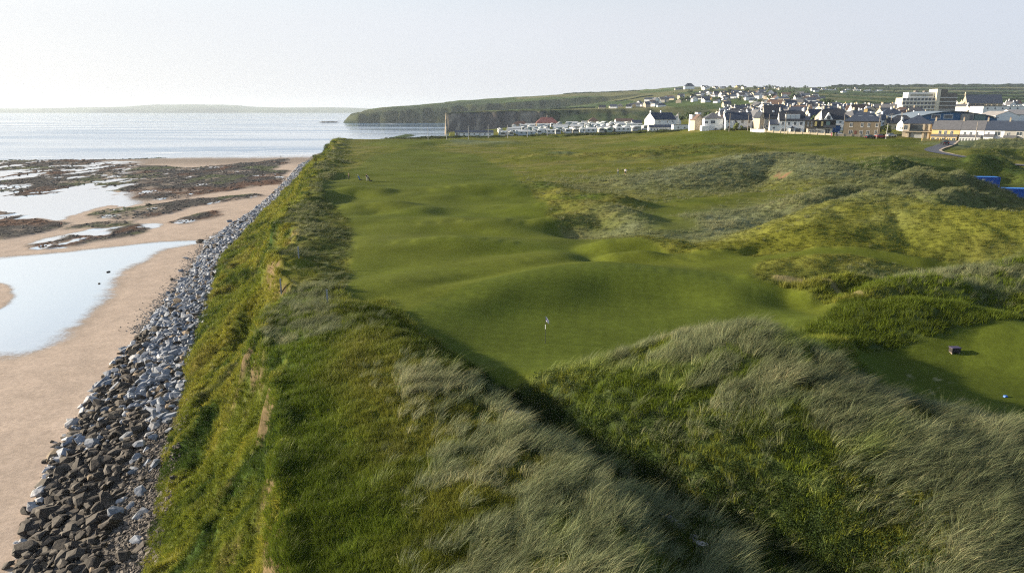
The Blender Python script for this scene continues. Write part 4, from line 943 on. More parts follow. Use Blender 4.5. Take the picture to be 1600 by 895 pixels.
# ------------------------------------------------------------------ people, golf gear and small things on the links
M_SKIN = pmat('skin', (.55, .35, .25)); M_WHITE = pmat('white_paint', (.78, .78, .76), noise=.06, scale=1.0)
M_BLACK = pmat('black_rubber', (.02, .02, .022)); M_STEEL = pmat('grey_steel', (.35, .36, .38), .4, metal=.6)
M_GLASS = pmat('dark_glass', (.035, .045, .055), .08, .1, spec=.8); M_WOOD = pmat('weathered_wood', (.24, .20, .16))
def cloth(name, c): return pmat('cloth_' + name, c, .9, .12, 8)
def person(loc, rz, shirt, legs, label, bare_leg=False, stride=.25, arm=.15, group=None, hair=(.06, .04, .03)):
    """one continuous skinned body, 1.76 m, with hair as its child"""
    me = bpy.data.meshes.new('person'); s = stride
    V = [(0,0,.95),(0,0,1.12),(0,0.0,1.32),(0,0,1.45),(0,0,1.52),(0,.01,1.60),(0,.015,1.68),(0,0,1.75),
         (.10,0,.90),(.11,s*.5,.50),(.11,s*.75-.06,.09),(.11,s*.75+.12,.04),(-.10,0,.90),(-.11,-s*.4,.50),(-.11,-s*.9,.11),(-.11,-s*.9+.17,.04),
         (.19,0,1.42),(.25,-arm,1.17),(.24,-arm*1.2+.12,.95),(.235,-arm*1.2+.16,.87),(-.19,0,1.42),(-.25,arm*.5,1.17),(-.24,arm+.12,.97),(-.235,arm+.16,.89)]
    E = [(0,1),(1,2),(2,3),(3,4),(4,5),(5,6),(6,7),(0,8),(8,9),(9,10),(10,11),(0,12),(12,13),(13,14),(14,15),(3,16),(16,17),(17,18),(18,19),(3,20),(20,21),(21,22),(22,23)]
    RR = [(.15,.11),(.14,.10),(.17,.12),(.10,.08),(.055,.055),(.075,.085),(.085,.095),(.05,.06),(.09,.09),(.062,.065),(.042,.042),(.045,.03),(.09,.09),(.062,.065),(.042,.042),(.045,.03),(.06,.06),(.045,.045),(.032,.032),(.04,.02),(.06,.06),(.045,.045),(.032,.032),(.04,.02)]
    me.from_pydata(V, E, []); o = bpy.data.objects.new('person', me); COL.objects.link(o)
    md = o.modifiers.new('skin', 'SKIN'); md.use_smooth_shade = True
    for i, q in enumerate(RR): me.skin_vertices[0].data[i].radius = q
    me.skin_vertices[0].data[0].use_root = True
    o.modifiers.new('sub', 'SUBSURF').levels = 1; o.modifiers['sub'].render_levels = 1
    dg = bpy.context.evaluated_depsgraph_get(); ev = o.evaluated_get(dg); nm = bpy.data.meshes.new_from_object(ev); o.modifiers.clear(); o.data = nm; bpy.data.meshes.remove(me)
    nm.name = 'person_body'
    nm.materials.clear()
    for m in (M_SKIN, shirt, legs, M_BLACK): nm.materials.append(m)
    for p in nm.polygons:
        c = p.center
        if c.z < .085: k = 3
        elif c.z < .55 and bare_leg: k = 0
        elif c.z < .98 and abs(c.x) < .18: k = 2
        elif c.z < 1.47 and not (abs(c.x) > .2 and c.z < 1.2): k = 1
        else: k = 0
        p.material_index = k
    o.location = loc; o.rotation_euler = (0, 0, rz); tag(o, label, 'person', group)
    import bmesh
    bm = bmesh.new(); bmesh.ops.create_uvsphere(bm, u_segments=10, v_segments=6, radius=.105); hm = bpy.data.meshes.new('hair'); 
    bmesh.ops.delete(bm, geom=[v for v in bm.verts if v.co.z < -.02 and v.co.y > -.02], context='VERTS'); bm.to_mesh(hm); bm.free(); hm.materials.append(pmat('hair_%d' % int(hair[0] * 100), hair))
    link('hair', hm, o, (0, -.01, 1.68)); return o
gzv = lambda X, Y: np.array([gz(p, q) for p, q in zip(X, Y)])
def at_px(a, b): 
    w = ray_hit(a, b, gzv); return (w[0], w[1], gz(*w))
def trolley(loc, rz, col, label):
    t = thing('golf_trolley', label, 'golf trolley', loc, rz, 'golf bags on trolleys')
    m = MB().tube((0, .05, .22), (0, -.28, 1.02), .13, .16, 10); bag = m.build('bag', col, t)
    mm = MB()
    for k in range(5):
        a = k * 1.25; x_, y_ = .07 * math.cos(a), .07 * math.sin(a)
        mm.tube((x_, -.28 + y_, 1.0), (x_ * 1.4, -.40 + y_, 1.28 + .03 * k), .01, .01, 5).box(x_ * 1.4 - .03, x_ * 1.4 + .05, -.44 + y_, -.38 + y_, 1.26 + .03 * k, 1.31 + .03 * k)
    mm.build('club', M_STEEL, bag)
    MB().path([(0, .15, .18), (0, -.2, .62), (0, -.62, 1.0)], .018).tube((-.3, .12, .14), (.3, .12, .14), .015).path([(0, .1, .15), (0, .55, .12)], .015).build('frame', M_STEEL, t)
    MB().tube((-.1, -.62, 1.0), (.1, -.62, 1.0), .02).build('handle', M_BLACK, t)
    wm = MB().tube((-.02, 0, 0), (.02, 0, 0), .14, .14, 14).mesh('wheel', M_BLACK)
    for p in ((-.3, .12, .14), (.3, .12, .14), (0, .56, .13)): link('wheel', wm, t, p)
    return t
PZ = .0
person(at_px(545.5, 281), 2.0, cloth('plum', (.12, .04, .07)), cloth('navy', (.03, .035, .06)), 'golfer in a plum top walking on the fairway near the cliff edge')
person(at_px(573.5, 283), .6, cloth('charcoal', (.07, .075, .09)), cloth('stone', (.45, .43, .38)), 'golfer in a dark top and pale trousers beside a black golf bag', stride=.12)
trolley(at_px(562, 282), -.9, cloth('blue', (.03, .12, .35)), 'blue golf bag leaning on its trolley between two golfers')
trolley(at_px(577.5, 283.5), -.9, cloth('black', (.02, .02, .025)), 'black golf bag on a trolley behind the golfer in pale trousers')
person(at_px(977, 274.5), 3.0, cloth('white', (.8, .8, .8)), cloth('black_shorts', (.02, .02, .03)), 'golfer in a white shirt and black shorts standing in mid fairway', bare_leg=True, stride=.1)
person(at_px(965.5, 273.5), 1.3, cloth('grey', (.38, .40, .42)), cloth('slate_blue', (.06, .09, .14)), 'golfer in a grey top bending near the golfer in white', stride=.3)
for k, (a, b, sh, lab) in enumerate([(93.5, 354, (.10, .09, .09), 'walker in dark clothes on the sand by the green weed patch'), (96.8, 354.5, (.2, .08, .06), 'walker in a reddish top beside the walker in dark clothes'),
        (439, 247.5, (.05, .05, .06), 'figure in black standing on the far wet sand'), (454, 237, (.04, .05, .07), 'figure in a wetsuit at the edge of the surf'), (404, 264, (.25, .25, .3), 'walker in grey near the far reef')]):
    w = P(a, b, .35); person((w[0], w[1], gz(*w)), k * 1.7, cloth('beach%d' % k, sh), cloth('beachleg', (.03, .035, .05)), lab, stride=.25)
# flag in the hole
fb = at_px(852, 536); FT = thing('flagstick', 'striped flagstick with a small white flag on the putting green', 'golf flag', fb)
MB().tube((0, 0, -.05), (0, 0, 2.13), .024, .018, 10).build('pole', pmat('dark_pole', (.06, .07, .05)), FT)
MB().tube((0, 0, .78), (0, 0, 1.12), .028, .026, 10).build('pole_band', M_WHITE, FT, (0, 0, .32)); 
fm = MB(); NX, NZ = 8, 5; vs = []
for i in range(NX + 1):
    for j in range(NZ + 1):
        f = i / NX; g = j / NZ; vs.append((.02 + .24 * f, .05 * math.sin(f * 7 + g), 2.08 - .36 * g - .42 * f ** 1.3 * .8))
fm.add(vs, [(i * (NZ + 1) + j, (i + 1) * (NZ + 1) + j, (i + 1) * (NZ + 1) + j + 1, i * (NZ + 1) + j + 1) for i in range(NX) for j in range(NZ)])
fm.m = [(1 if (k // NZ in (2, 3) and k % NZ in (1, 2, 3)) else 2 if k % NZ == NZ - 1 and k // NZ > 3 else 0) for k in range(NX * NZ)]
fl = fm.build('flag', [pmat('flag_white', (.82, .80, .82), noise=.03), pmat('flag_purple', (.20, .12, .35), noise=.03), pmat('flag_orange', (.75, .32, .05), noise=.03)], FT)
MB().tube((0, 0, -.1), (0, 0, .004), .054, .054, 16).build('hole_cup', pmat('cup', (.02, .02, .02)), FT)
# marker posts on the brink
for a, b, h, lab in [(467, 404, 1.3, 'grey marker post on the brink, farthest of three'), (440, 461, 1.5, 'grey marker post nearest the cliff edge'), (512, 477, 1.3, 'pale marker post near the fairway edge')]:
    p = at_px(a, b); t = thing('marker_post', lab, 'post', p, 0, 'marker posts along the brink')
    MB().box(-.06, .06, -.06, .06, -.4, h).build('post', pmat('grey_post', (.25, .26, .26)), t); MB().prism([(-.07, h), (.07, h), (0, h + .08)], -.07, .07).build('cap', pmat('post_cap', (.34, .35, .35)), t)
# tee furniture
p = at_px(1571, 620); t = thing('tee_marker', 'small blue tee marker on the mown tee', 'tee marker', p, .2)
MB().prism([(-.12, 0), (.12, 0), (.08, .09), (-.08, .09)], -.07, .07).build('block', pmat('blue_paint', (.03, .14, .55), .4), t); MB().tube((0, 0, -.15), (0, 0, .02), .02).build('spike', M_STEEL, t)
p = at_px(1491, 551); t = thing('tee_box', 'low dark box with a mauve lid at the shady far edge of the tee', 'bin', p, .05)
MB().box(-.30, .30, -.18, .18, .05, .36).build('box', pmat('dark_board', (.035, .03, .03)), t)
MB().box(-.33, .33, -.21, .21, .363, .40).build('lid', pmat('mauve_lid', (.08, .065, .12), .5), t)
for sx in (-.24, .24): MB().box(sx - .04, sx + .04, -.16, .16, -.1, .05).build('foot', M_WOOD, t)
# divots' pale scatter on the tee is in the turf colour; stones of the sunken path
M_SLAB = pmat('path_slab', (.30, .28, .27), bump=.4)
rr = np.random.default_rng(14)
for k, (a, b) in enumerate([(797, 646), (806, 650), (814, 648), (985, 772), (994, 779), (1003, 786), (1013, 793), (1022, 799), (1032, 806), (1042, 813), (1052, 820), (1062, 827), (1084, 846), (1096, 856)]):
    p = at_px(a, b); sl = MB(); w_, d_ = rr.uniform(.20, .38), rr.uniform(.14, .24)
    vs = [(w_ * math.cos(q) * rr.uniform(.8, 1.1), d_ * math.sin(q) * rr.uniform(.8, 1.1)) for q in np.arange(0, 6.28, 1.047)]
    sl.add([(u, v, -.1) for u, v in vs] + [(u * .93, v * .93, .09) for u, v in vs], [tuple(range(5, -1, -1)), tuple(range(6, 12))] + [(i, (i + 1) % 6, 6 + (i + 1) % 6, 6 + i) for i in range(6)])
    o = sl.build('path_stone', M_SLAB, None, (p[0], p[1], p[2] + .12)); o.rotation_euler = (rr.uniform(-.1, .1), rr.uniform(-.1, .1), -.7 + rr.uniform(-.3, .3))
    tag(o, 'flat pale stone at the head of the sunken path beside the green' if k < 3 else 'flat grey stone set in the sunken path between the near dunes', 'stone', 'stones of the sunken path')
# shipping containers and the yard behind the dune
M_CB = pmat('container_blue', (.015, .09, .42), .45, .12); M_CBT = pmat('container_roof', (.03, .20, .62), .5, .1)
def container(loc, rz, L, label, sc=1.0):
    t = thing('shipping_container', label, 'container', loc, rz, 'blue containers behind the dunes'); W, Hh = 2.44, 2.6
    fr = MB()
    for x_ in (0, L - .16):
        for y_ in (0, W - .16): fr.box(x_, x_ + .16, y_, y_ + .16, 0, Hh)
    for y_ in (0, W - .12):
        fr.box(.16, L - .16, y_, y_ + .12, 0, .16); fr.box(.16, L - .16, y_, y_ + .12, Hh - .12, Hh - .003)
    fr.build('frame', M_CB, t)
    for y_, sg in ((.10, -1), (W - .10, 1)):
        sd_ = MB(); n = int(L / .28); pts = []
        for k in range(n):
            x0 = .17 + k * (L - .34) / n; dx = (L - .34) / n
            pts += [(x0, 0), (x0 + dx * .35, 0), (x0 + dx * .5, sg * .05), (x0 + dx * .85, sg * .05)]
        pts.append((L - .17, 0)); vs = [(a, y_ + b_, .15) for a, b_ in pts] + [(a, y_ + b_, Hh - .13) for a, b_ in pts]; q = len(pts)
        sd_.add(vs, [(i, i + 1, q + i + 1, q + i) for i in range(q - 1)]); sd_.build('side_panel', M_CB, t)
    MB().box(.1, L - .1, .1, W - .1, Hh - .1, Hh - .02).build('roof_panel', M_CBT, t)
    MB().box(L - .09, L - .04, .17, W / 2 - .01, .17, Hh - .13).build('door', M_CB, t); d2 = MB().box(L - .09, L - .04, W / 2 + .01, W - .17, .17, Hh - .13).build('door', M_CB, t)
    for y_ in (.5, 1.0, 1.45, 1.95): MB().tube((L - .02, y_, .2), (L - .02, y_, Hh - .2), .02, .02, 6).build('lock_rod', M_STEEL, t)
    MB().box(.10, .14, .17, W - .17, .17, Hh - .13).build('end_panel', M_CB, t)
    for x_ in ([.8, 2.0] if sc > 1 else [L - .9]): MB().box(x_, x_ + .55, .02, .045, 1.6, 2.1).build('sign_plate', M_WHITE, t)
    return t
def px_at(px, Y, z=None):
    z_ = 20.0
    for _ in range(4):
        X = (px - 800) / FPX * (Y * cp + (CZ - z_) * sp); z_ = gz(X, Y) if z is None else z
    return (X, Y, z_)
q = px_at(1519, 163, 17); container((q[0], q[1], 16.2), -.12, 6.06, 'farther blue container with white plates beside the dark dune', 2)
q = px_at(1546, 139, 17); container((q[0], q[1], 16.2), -.22, 12.2, 'nearer long blue container half hidden by the dune ridge', 1)
q = px_at(1574, 152, 17); t = thing('trailer', 'brown flatbed trailer parked between the two blue containers', 'trailer', (q[0], q[1], 16.2), .2)
MB().box(-1.6, 1.6, -.9, .9, .62, .78).box(-1.6, -1.5, -.9, .9, .78, 1.2).build('bed', pmat('trailer_brown', (.20, .09, .06)), t)
for sx in (-.5, .5):
    for sy in (-1, 1): MB().tube((sx, sy * .82, .34), (sx, sy * 1.02, .34), .34, .34, 14).build('wheel', M_BLACK, t)
MB().path([(1.6, 0, .66), (2.6, 0, .5)], .05).build('drawbar', M_STEEL, t); 
# road through the links
def ribbon(name, line, w0, w1, zoff, mat, n=90):
    L = np.array(line); d = np.concatenate([[0], np.cumsum(np.hypot(*np.diff(L, axis=0).T))]); s = np.linspace(0, d[-1], n)
    cx = np.interp(s, d, L[:, 0]); cy = np.interp(s, d, L[:, 1])
    for _ in range(3): cx[1:-1] = (cx[:-2] + 2 * cx[1:-1] + cx[2:]) / 4; cy[1:-1] = (cy[:-2] + 2 * cy[1:-1] + cy[2:]) / 4
    tx = np.gradient(cx); ty = np.gradient(cy); L_ = np.hypot(tx, ty); nx_, ny_ = -ty / L_, tx / L_
    offs = np.linspace(w0, w1, 5); X = cx[:, None] + nx_[:, None] * offs; Y = cy[:, None] + ny_[:, None] * offs
    zc = H(cx, cy); 
    for _ in range(6): zc[1:-1] = (zc[:-2] + zc[1:-1] * 2 + zc[2:]) / 4
    Z = np.maximum(H(X, Y), zc[:, None] * 1.0) * 0 + np.maximum(H(X, Y), zc[:, None]) + zoff
    return grid_mesh(name, X, Y, Z, mat)
M_ROAD = pmat('asphalt', (.085, .085, .10), .7, .15, .4)
structure(ribbon('road', ROADC, -2.1, 2.1, .12, M_ROAD)); structure(ribbon('road_verge', ROADC, 2.1, 2.9, .10, pmat('sandy_verge', (.42, .34, .25))))
def car(loc, rz, paint, label, group='cars by the front row of houses'):
    t = thing('car', label, 'car', loc, rz, group)
    prof = [(-2.1, .35), (2.1, .35), (2.15, .75), (1.95, .92), (1.0, 1.0), (-1.9, 1.02), (-2.12, .85)]
    b = MB(); b.prism(prof, -.86, .86); b.build('body', paint, t)
    c = MB(); vs = [(-1.7, -.78, 1.015), (.95, -.78, 1.015), (.3, -.66, 1.5), (-1.35, -.66, 1.5)]; vs += [(a, -b_, c_) for a, b_, c_ in vs]
    c.add(vs, [(0, 1, 2, 3), (7, 6, 5, 4), (1, 5, 6, 2), (0, 3, 7, 4)]); c.build('window_glass', M_GLASS, t); MB().box(-1.36, .31, -.68, .68, 1.49, 1.54).build('roof', paint, t)
    wm = MB().tube((0, -.1, 0), (0, .1, 0), .33, .33, 14).mesh('wheel', M_BLACK)
    for sx in (-1.3, 1.3):
        for sy in (-.82, .82): link('wheel', wm, t, (sx, sy, .33))
    for sy in (-.6, .6):
        MB().box(2.13, 2.17, sy - .17, sy + .17, .62, .76).build('headlight', M_WHITE, t); MB().box(-2.16, -2.1, sy - .17, sy + .17, .62, .8).build('tail_light', pmat('red_lens', (.4, .02, .02), .3), t)
    return t
P_DK = pmat('paint_dark', (.02, .025, .03), .25, .03, spec=.6); P_RED = pmat('paint_red', (.35, .02, .04), .25, .03, spec=.6); P_BLUE = pmat('paint_blue', (.03, .08, .22), .25, .03, spec=.6); P_SIL = pmat('paint_silver', (.5, .52, .55), .3, .03, metal=.3)
w = ROADC[2]; car((w[0], w[1], gz(*w) + .2), 1.3, P_DK, 'dark car driving on the bend of the links road', 'cars on the road')

# ------------------------------------------------------------------ the town
def dwell(px, Y, z=None): return px_at(px, Y)
WALLC = {'white': (.78, .78, .78), 'cream': (.58, .50, .36), 'grey': (.32, .31, .29), 'beige': (.42, .36, .28), 'yellow': (.62, .45, .20), 'stone': (.17, .14, .10)}
ROOFC = {'slate': (.040, .052, .080), 'grey': (.12, .12, .13), 'brown': (.13, .085, .065), 'dark': (.03, .034, .045)}
def wallm(c): return pmat('render_' + c, WALLC[c], .85, .08, .6)
def roofm(c): return pmat('tiles_' + c, ROOFC[c], .6, .18, 1.2, spec=.35)
M_FRAME = pmat('window_frame', (.7, .7, .7), noise=.03); M_PANE = pmat('window_pane', (.05, .065, .08), .12, .1, spec=.7); M_STONEW = pmat('garden_stone', (.32, .28, .22), bump=.4)
def wbox(m, x0, x1, y0, y1, z0, z1): m.box(x0, x1, y0, y1, z0, z1)
_win = {}
def window(parent, x, z, w, h, y=0, pane=True, ry=0.0, x_off=None):
    key = (round(w, 2), round(h, 2))
    if key not in _win:
        f = MB().box(-w/2, -w/2+.07, -.06, .02, 0, h).box(w/2-.07, w/2, -.06, .02, 0, h).box(-w/2+.07, w/2-.07, -.06, .02, 0, .07).box(-w/2+.07, w/2-.07, -.06, .02, h-.07, h).box(-.03, .03, -.05, .02, .07, h-.07).box(-w/2-.05, w/2+.05, -.12, -.061, -.08, 0)
        _win[key] = (f.mesh('window_frame', M_FRAME), MB().box(-w/2+.07, w/2-.07, -.02, .03, .07, h-.07).mesh('pane', M_PANE))
    o = link('window', _win[key][0] if pane else _win[key][0], parent, (x, y, z), (0, 0, ry))
    link('pane', _win[key][1], o)
    return o
_simple = {}
def simple_window(parent, x, z, w, h, y=0, ry=0.0):
    key = (w, h)
    if key not in _simple:
        m = MB().box(-w/2, w/2, -.03, .02, 0, h); _simple[key] = m.mesh('window', M_PANE)
    return link('window', _simple[key], parent, (x, y, z), (0, 0, ry))
def door(parent, x, w=.95, h=2.05, col=(.12, .05, .04), y=0):
    d = MB().box(x - w/2, x + w/2, y - .05, y + .02, 0, h).build('door', pmat('door_%d' % int(col[0]*1000), col, .5), parent)
    MB().box(x + w*.3, x + w*.4, y - .1, y - .051, 1.0, 1.06).build('handle', M_STEEL, d)
def gable_wall(w, d, e, r, ridge='x'):
    m = MB()
    if ridge == 'x': m.add([(0,0,-1.5),(w,0,-1.5),(w,d,-1.5),(0,d,-1.5),(0,0,e),(w,0,e),(w,d,e),(0,d,e),(0,d/2,e+r),(w,d/2,e+r)], [(0,1,5,4),(2,3,7,6),(1,2,6,9,5),(3,0,4,8,7),(4,5,9,8),(6,7,8,9),(0,3,2,1)])
    elif ridge == 'y': m.add([(0,0,-1.5),(w,0,-1.5),(w,d,-1.5),(0,d,-1.5),(0,0,e),(w,0,e),(w,d,e),(0,d,e),(w/2,0,e+r),(w/2,d,e+r)], [(0,1,5,8,4),(2,3,7,9,6),(1,2,6,5),(3,0,4,7),(4,8,9,7),(5,6,9,8),(0,3,2,1)])
    else: m.box(0, w, 0, d, -1.5, e)
    return m
def roof_mb(w, d, e, r, ridge='x', ov=.3, th=.16):
    m = MB()
    if ridge == 'x':
        k = r / (d/2); prof = [(-ov, e - ov*k + .02), (d/2, e + r + .02), (d+ov, e - ov*k + .02), (d+ov, e - ov*k + th), (d/2, e + r + th + .03), (-ov, e - ov*k + th)]
        vs = [(-.12, a, b) for a, b in prof] + [(w + .12, a, b) for a, b in prof]
    elif ridge == 'y':
        k = r / (w/2); prof = [(-ov, e - ov*k + .02), (w/2, e + r + .02), (w+ov, e - ov*k + .02), (w+ov, e - ov*k + th), (w/2, e + r + th + .03), (-ov, e - ov*k + th)]
        vs = [(a, -.2, b) for a, b in prof] + [(a, d + .2, b) for a, b in prof]
    elif ridge == 'hip':
        q = min(w, d) * .5; lo = e; rr_ = (q, w - q) if w > d else (w/2 - .2, w/2 + .2); y0_, y1_ = (d/2 - .05, d/2 + .05) if w > d else (q, d - q)
        vs = [(-ov,-ov,lo),(w+ov,-ov,lo),(w+ov,d+ov,lo),(-ov,d+ov,lo),(-ov,-ov,lo+.14),(w+ov,-ov,lo+.14),(w+ov,d+ov,lo+.14),(-ov,d+ov,lo+.14),(rr_[0],y0_,e+r),(rr_[1],y0_,e+r),(rr_[1],y1_,e+r),(rr_[0],y1_,e+r)]
        m.add(vs, [(0,3,2,1),(0,1,5,4),(1,2,6,5),(2,3,7,6),(3,0,4,7),(4,5,9,8),(5,6,10,9),(6,7,11,10),(7,4,8,11),(8,9,10,11)]); return m
    else:
        m.box(-.1, w + .1, -.1, d + .1, e + .002, e + .22); return m
    n = 6; m.add(vs, [(i, (i+1) % n, n + (i+1) % n, n + i) for i in range(n)] + [tuple(range(n-1, -1, -1)), tuple(range(n, 2*n))]); return m
def chimney(parent, x, y, z, h=1.3, mat=None, w=.55, pots=2):
    c = MB().box(x - w/2, x + w/2, y - w*.8, y + w*.8, z - 1.2, z + h).box(x - w/2 - .05, x + w/2 + .05, y - w*.8 - .05, y + w*.8 + .05, z + h + .003, z + h + .12)
    o = c.build('chimney', mat or wallm('white'), parent)
    p = MB()
    for k in range(pots): p.tube((x, y - .25 + .5 * k / max(1, pots - 1), z + h + .12), (x, y - .25 + .5 * k / max(1, pots - 1), z + h + .45), .12, .10, 8)
    p.build('chimney_pot', pmat('clay_pot', (.35, .20, .13)), o); return o
def house(label, px0, px1, Y, d, e, r, wall, roof, ridge='x', yaw=0.0, wins=(), doors=(), chims=(), cat='house', group=None, name='house', zoff=0.0, cm=None, z=None, dorm=()):
    x0, y0, z0 = px_at(px0, Y); x1, _, z1 = px_at(px1, Y); rt = x1 / Y; w = (rt * Y - x0) / (math.cos(yaw) - rt * math.sin(yaw))
    zz = (min(z0, z1) if z is None else z) + zoff
    t = thing(name, label, cat, (x0, y0, zz), yaw, group)
    wall_ = wallm(wall) if isinstance(wall, str) else wall; roof_ = roofm(roof) if isinstance(roof, str) else roof
    gable_wall(w, d, e, r, ridge).build('wall', wall_, t); ro = roof_mb(w, d, e, r, ridge).build('roof', roof_, t)
    for fx, hh in chims:
        if ridge == 'x': chimney(ro, w * fx, d / 2, e + r, hh, cm or wall_)
        else: chimney(ro, w / 2, d * fx, e + r, hh, cm or wall_)
    for fx, z_, ww, wh in wins: window(t, w * fx, z_, ww, wh)
    for fx in doors: door(t, w * fx)
    for fx, fz, ww in dorm:       # glazed roof windows lying in the front slope
        a = math.atan2(r, d / 2); o = MB().box(-ww/2, ww/2, -.6, .6, .02, .12).build('roof_window', M_FRAME, ro, (w * fx, d/2 * fz, e + r * fz + .18)); o.rotation_euler = (a, 0, 0)
        g = MB().box(-ww/2 + .08, ww/2 - .08, -.52, .52, .121, .14).build('pane', pmat('roof_pane', (.30, .36, .42), .1, .05, spec=.7), None); g.parent = t; g.location = o.location; g.rotation_euler = o.rotation_euler
    return t, w
TYAW = -.68
def on_line(px, pref, Yref, yaw):
    x0, y0, _ = px_at(pref, Yref); rt = px_at(px, Yref)[0] / Yref; s_ = (rt * Yref - x0) / (math.cos(yaw) - rt * math.sin(yaw)); return Yref + s_ * math.sin(yaw)
ZT = min(px_at(1454, 286)[2], px_at(1580, 276)[2])
# 1 long low sheds and the caravan park
house('long low white building with a dark roof at the left end of the caravan park', 711, 771, 470, 6, 2.6, 1.2, 'white', 'slate', yaw=.04, wins=[(.1 + .135*k, 1.0, 1.1, .9) for k in range(7)], doors=(.05,), name='clubhouse', cat='building')
CG = 'caravans in the seaside park'
CPAL = {'white': (.60, .62, .63), 'pale green': (.36, .44, .41), 'cream': (.54, .51, .44), 'pale blue': (.38, .45, .52), 'light grey': (.40, .42, .44)}
CAR = {}
for cn, cc in CPAL.items():
    for L_ in (9.5, 11.0):
        b = MB(); b.prism([(-1.55, .5), (1.55, .5), (1.55, 2.75), (0, 3.15), (-1.55, 2.75)], 0, L_)
        rf = MB(); rf.prism([(-1.65, 2.72), (0, 3.16), (1.65, 2.72), (1.65, 2.80), (0, 3.26), (-1.65, 2.80)], -.12, L_ + .12)
        sk_ = MB().box(-1.45, 1.45, .15, L_ - .15, -1.2, .5)
        CAR[(cn, L_)] = (b.mesh('body', pmat('caravan_' + cn.replace(' ', '_'), cc, .5, .05)), rf.mesh('roof', pmat('caravan_roof', (.55, .56, .56), .5, .08)), sk_.mesh('skirt', pmat('skirt', (.25, .24, .22))))
WEND = MB().box(-1.15, 1.15, -.03, .02, 0, .95).mesh('window', M_PANE); WSIDE = MB().box(-.03, .02, -.55, .55, 0, .85).mesh('window', M_PANE)
def caravan(x, y, z, rz, cn, L_, label, group=CG, parts=True):
    t = thing('caravan', label, 'caravan', (x, y, z), rz, group); b, rf, s_ = CAR[(cn, L_)]
    link('body', b, t); link('roof', rf, t); link('skirt', s_, t)
    if parts:
        link('window', WEND, t, (0, 0, 1.45))
        for k in range(3):
            link('window', WSIDE, t, (-1.555, L_ * (.2 + .3 * k), 1.5)); link('window', WSIDE, t, (1.585, L_ * (.2 + .3 * k), 1.5))
    return t
r = np.random.default_rng(301); names = list(CPAL)
for row, Y in enumerate([436, 452, 470, 488, 507, 527, 548, 570]):
    px = 776 + r.uniform(0, 8) if row not in (1,) else 782
    p1_ = [1012, 1000, 985, 1000, 990, 985, 960, 930][row]
    if row == 0: px = 868
    if row >= 5: px = 800
    while px < p1_:
        q = px_at(px, Y); ori = r.random() < .62; L_ = 9.5 if r.random() < .5 else 11.0; cn = names[int(r.choice(5, p=[.42, .18, .14, .14, .12]))]
        rz = r.normal(0, .06) + (0 if ori else -math.pi / 2)
        rowd = 'in the front row by the golf rough' if row == 0 else 'in the middle of the park' if row < 4 else 'in the back rows below the cliff'
        caravan(q[0] + (1.6 if ori else 0), q[1] + (0 if ori else 1.6), q[2], rz, cn, L_, f"{cn} static caravan {'end on' if ori else 'side on'} {rowd}")
        px += ((3.2 if ori else L_) + r.uniform(1.0, 4.0)) / (Y) * FPX / 1.0
# houses in and behind the park
house('bungalow with a brown hipped roof behind the caravans', 801, 826, 585, 8, 2.8, 2.8, 'beige', 'brown', 'hip', chims=())
house('house with a wide dull red roof standing among the caravans', 838, 872, 560, 9, 3.2, 4.6, 'beige', pmat('tiles_red', (.30, .13, .11), .7, .2, 1), 'hip', chims=((.5, 1.2),))
house('small beige house with a brown pyramid roof behind the park', 920, 935, 560, 8, 3.4, 3.0, 'beige', 'brown', 'hip')
house('long brown roofed bungalow behind the caravans right of the pyramid roof', 962, 990, 560, 8, 2.8, 1.9, 'white', 'brown')
house('blue grey bungalow with a dark roof left of the big white house', 988, 1003, 520, 8, 2.7, 1.8, 'grey', 'slate')
house('large white house with a blue slate roof and a lit left gable', 1022, 1056, 455, 11, 5.6, 4.2, 'white', 'slate', yaw=.42, wins=[(.18, .8, 1.0, 1.3), (.4, .8, 1.0, 1.3), (.7, .8, 1.4, 1.3), (.25, 3.6, 1.0, 1.2), (.6, 3.6, 1.0, 1.2), (.85, 3.6, 1.0, 1.2)], chims=((.03, 1.2), (.5, 1.2)))
house('long white wall sided building in front of the big slate roofed house', 1052, 1091, 400, 5, 2.9, .2, 'white', 'grey', 'flat', wins=[(.2, .9, 1, 1), (.45, .9, 1, 1)], name='outbuilding', cat='building')
house('narrow white range joined to the low white building', 1014, 1051, 408, 5, 2.7, 1.2, 'white', 'slate', wins=[(.1 + .13*k, .9, .8, 1.0) for k in range(6)], name='outbuilding', cat='building')
house('dark roofed cottage behind the tall white chimney block', 1052, 1064, 480, 8, 3.0, 3.6, 'white', 'dark', 'y', chims=((.1, 1.0),))
t, w = house('white barn like house with clipped gable and brown roof', 1100, 1129, 350, 11, 6.0, 2.9, 'white', 'grey', 'hip', yaw=-.12, wins=[(.1, 3.7, 1.6, 1.2), (.45, 3.7, 2.2, 1.5), (.2, .4, .8, 1.0), (.6, .4, .8, 1.0)], zoff=-.3)
MB().box(-1.5, w * .2, -2.8, 4, -.8, 2.6).build('wall', wallm('white'), t)
house('brown roofed wing left of the white barn house', 1085, 1100, 358, 10, 5.2, 2.6, 'beige', 'brown', 'y')
house('tall narrow white block with stepped chimney left of the brown roof', 1080, 1088, 365, 6, 8.0, .2, 'white', 'grey', 'flat', chims=(), name='stair_tower', cat='building')
house('white lean-to stepped block on the tower side', 1088, 1094, 372, 5, 9.2, .2, 'white', 'grey', 'flat', name='stair_tower', cat='building')
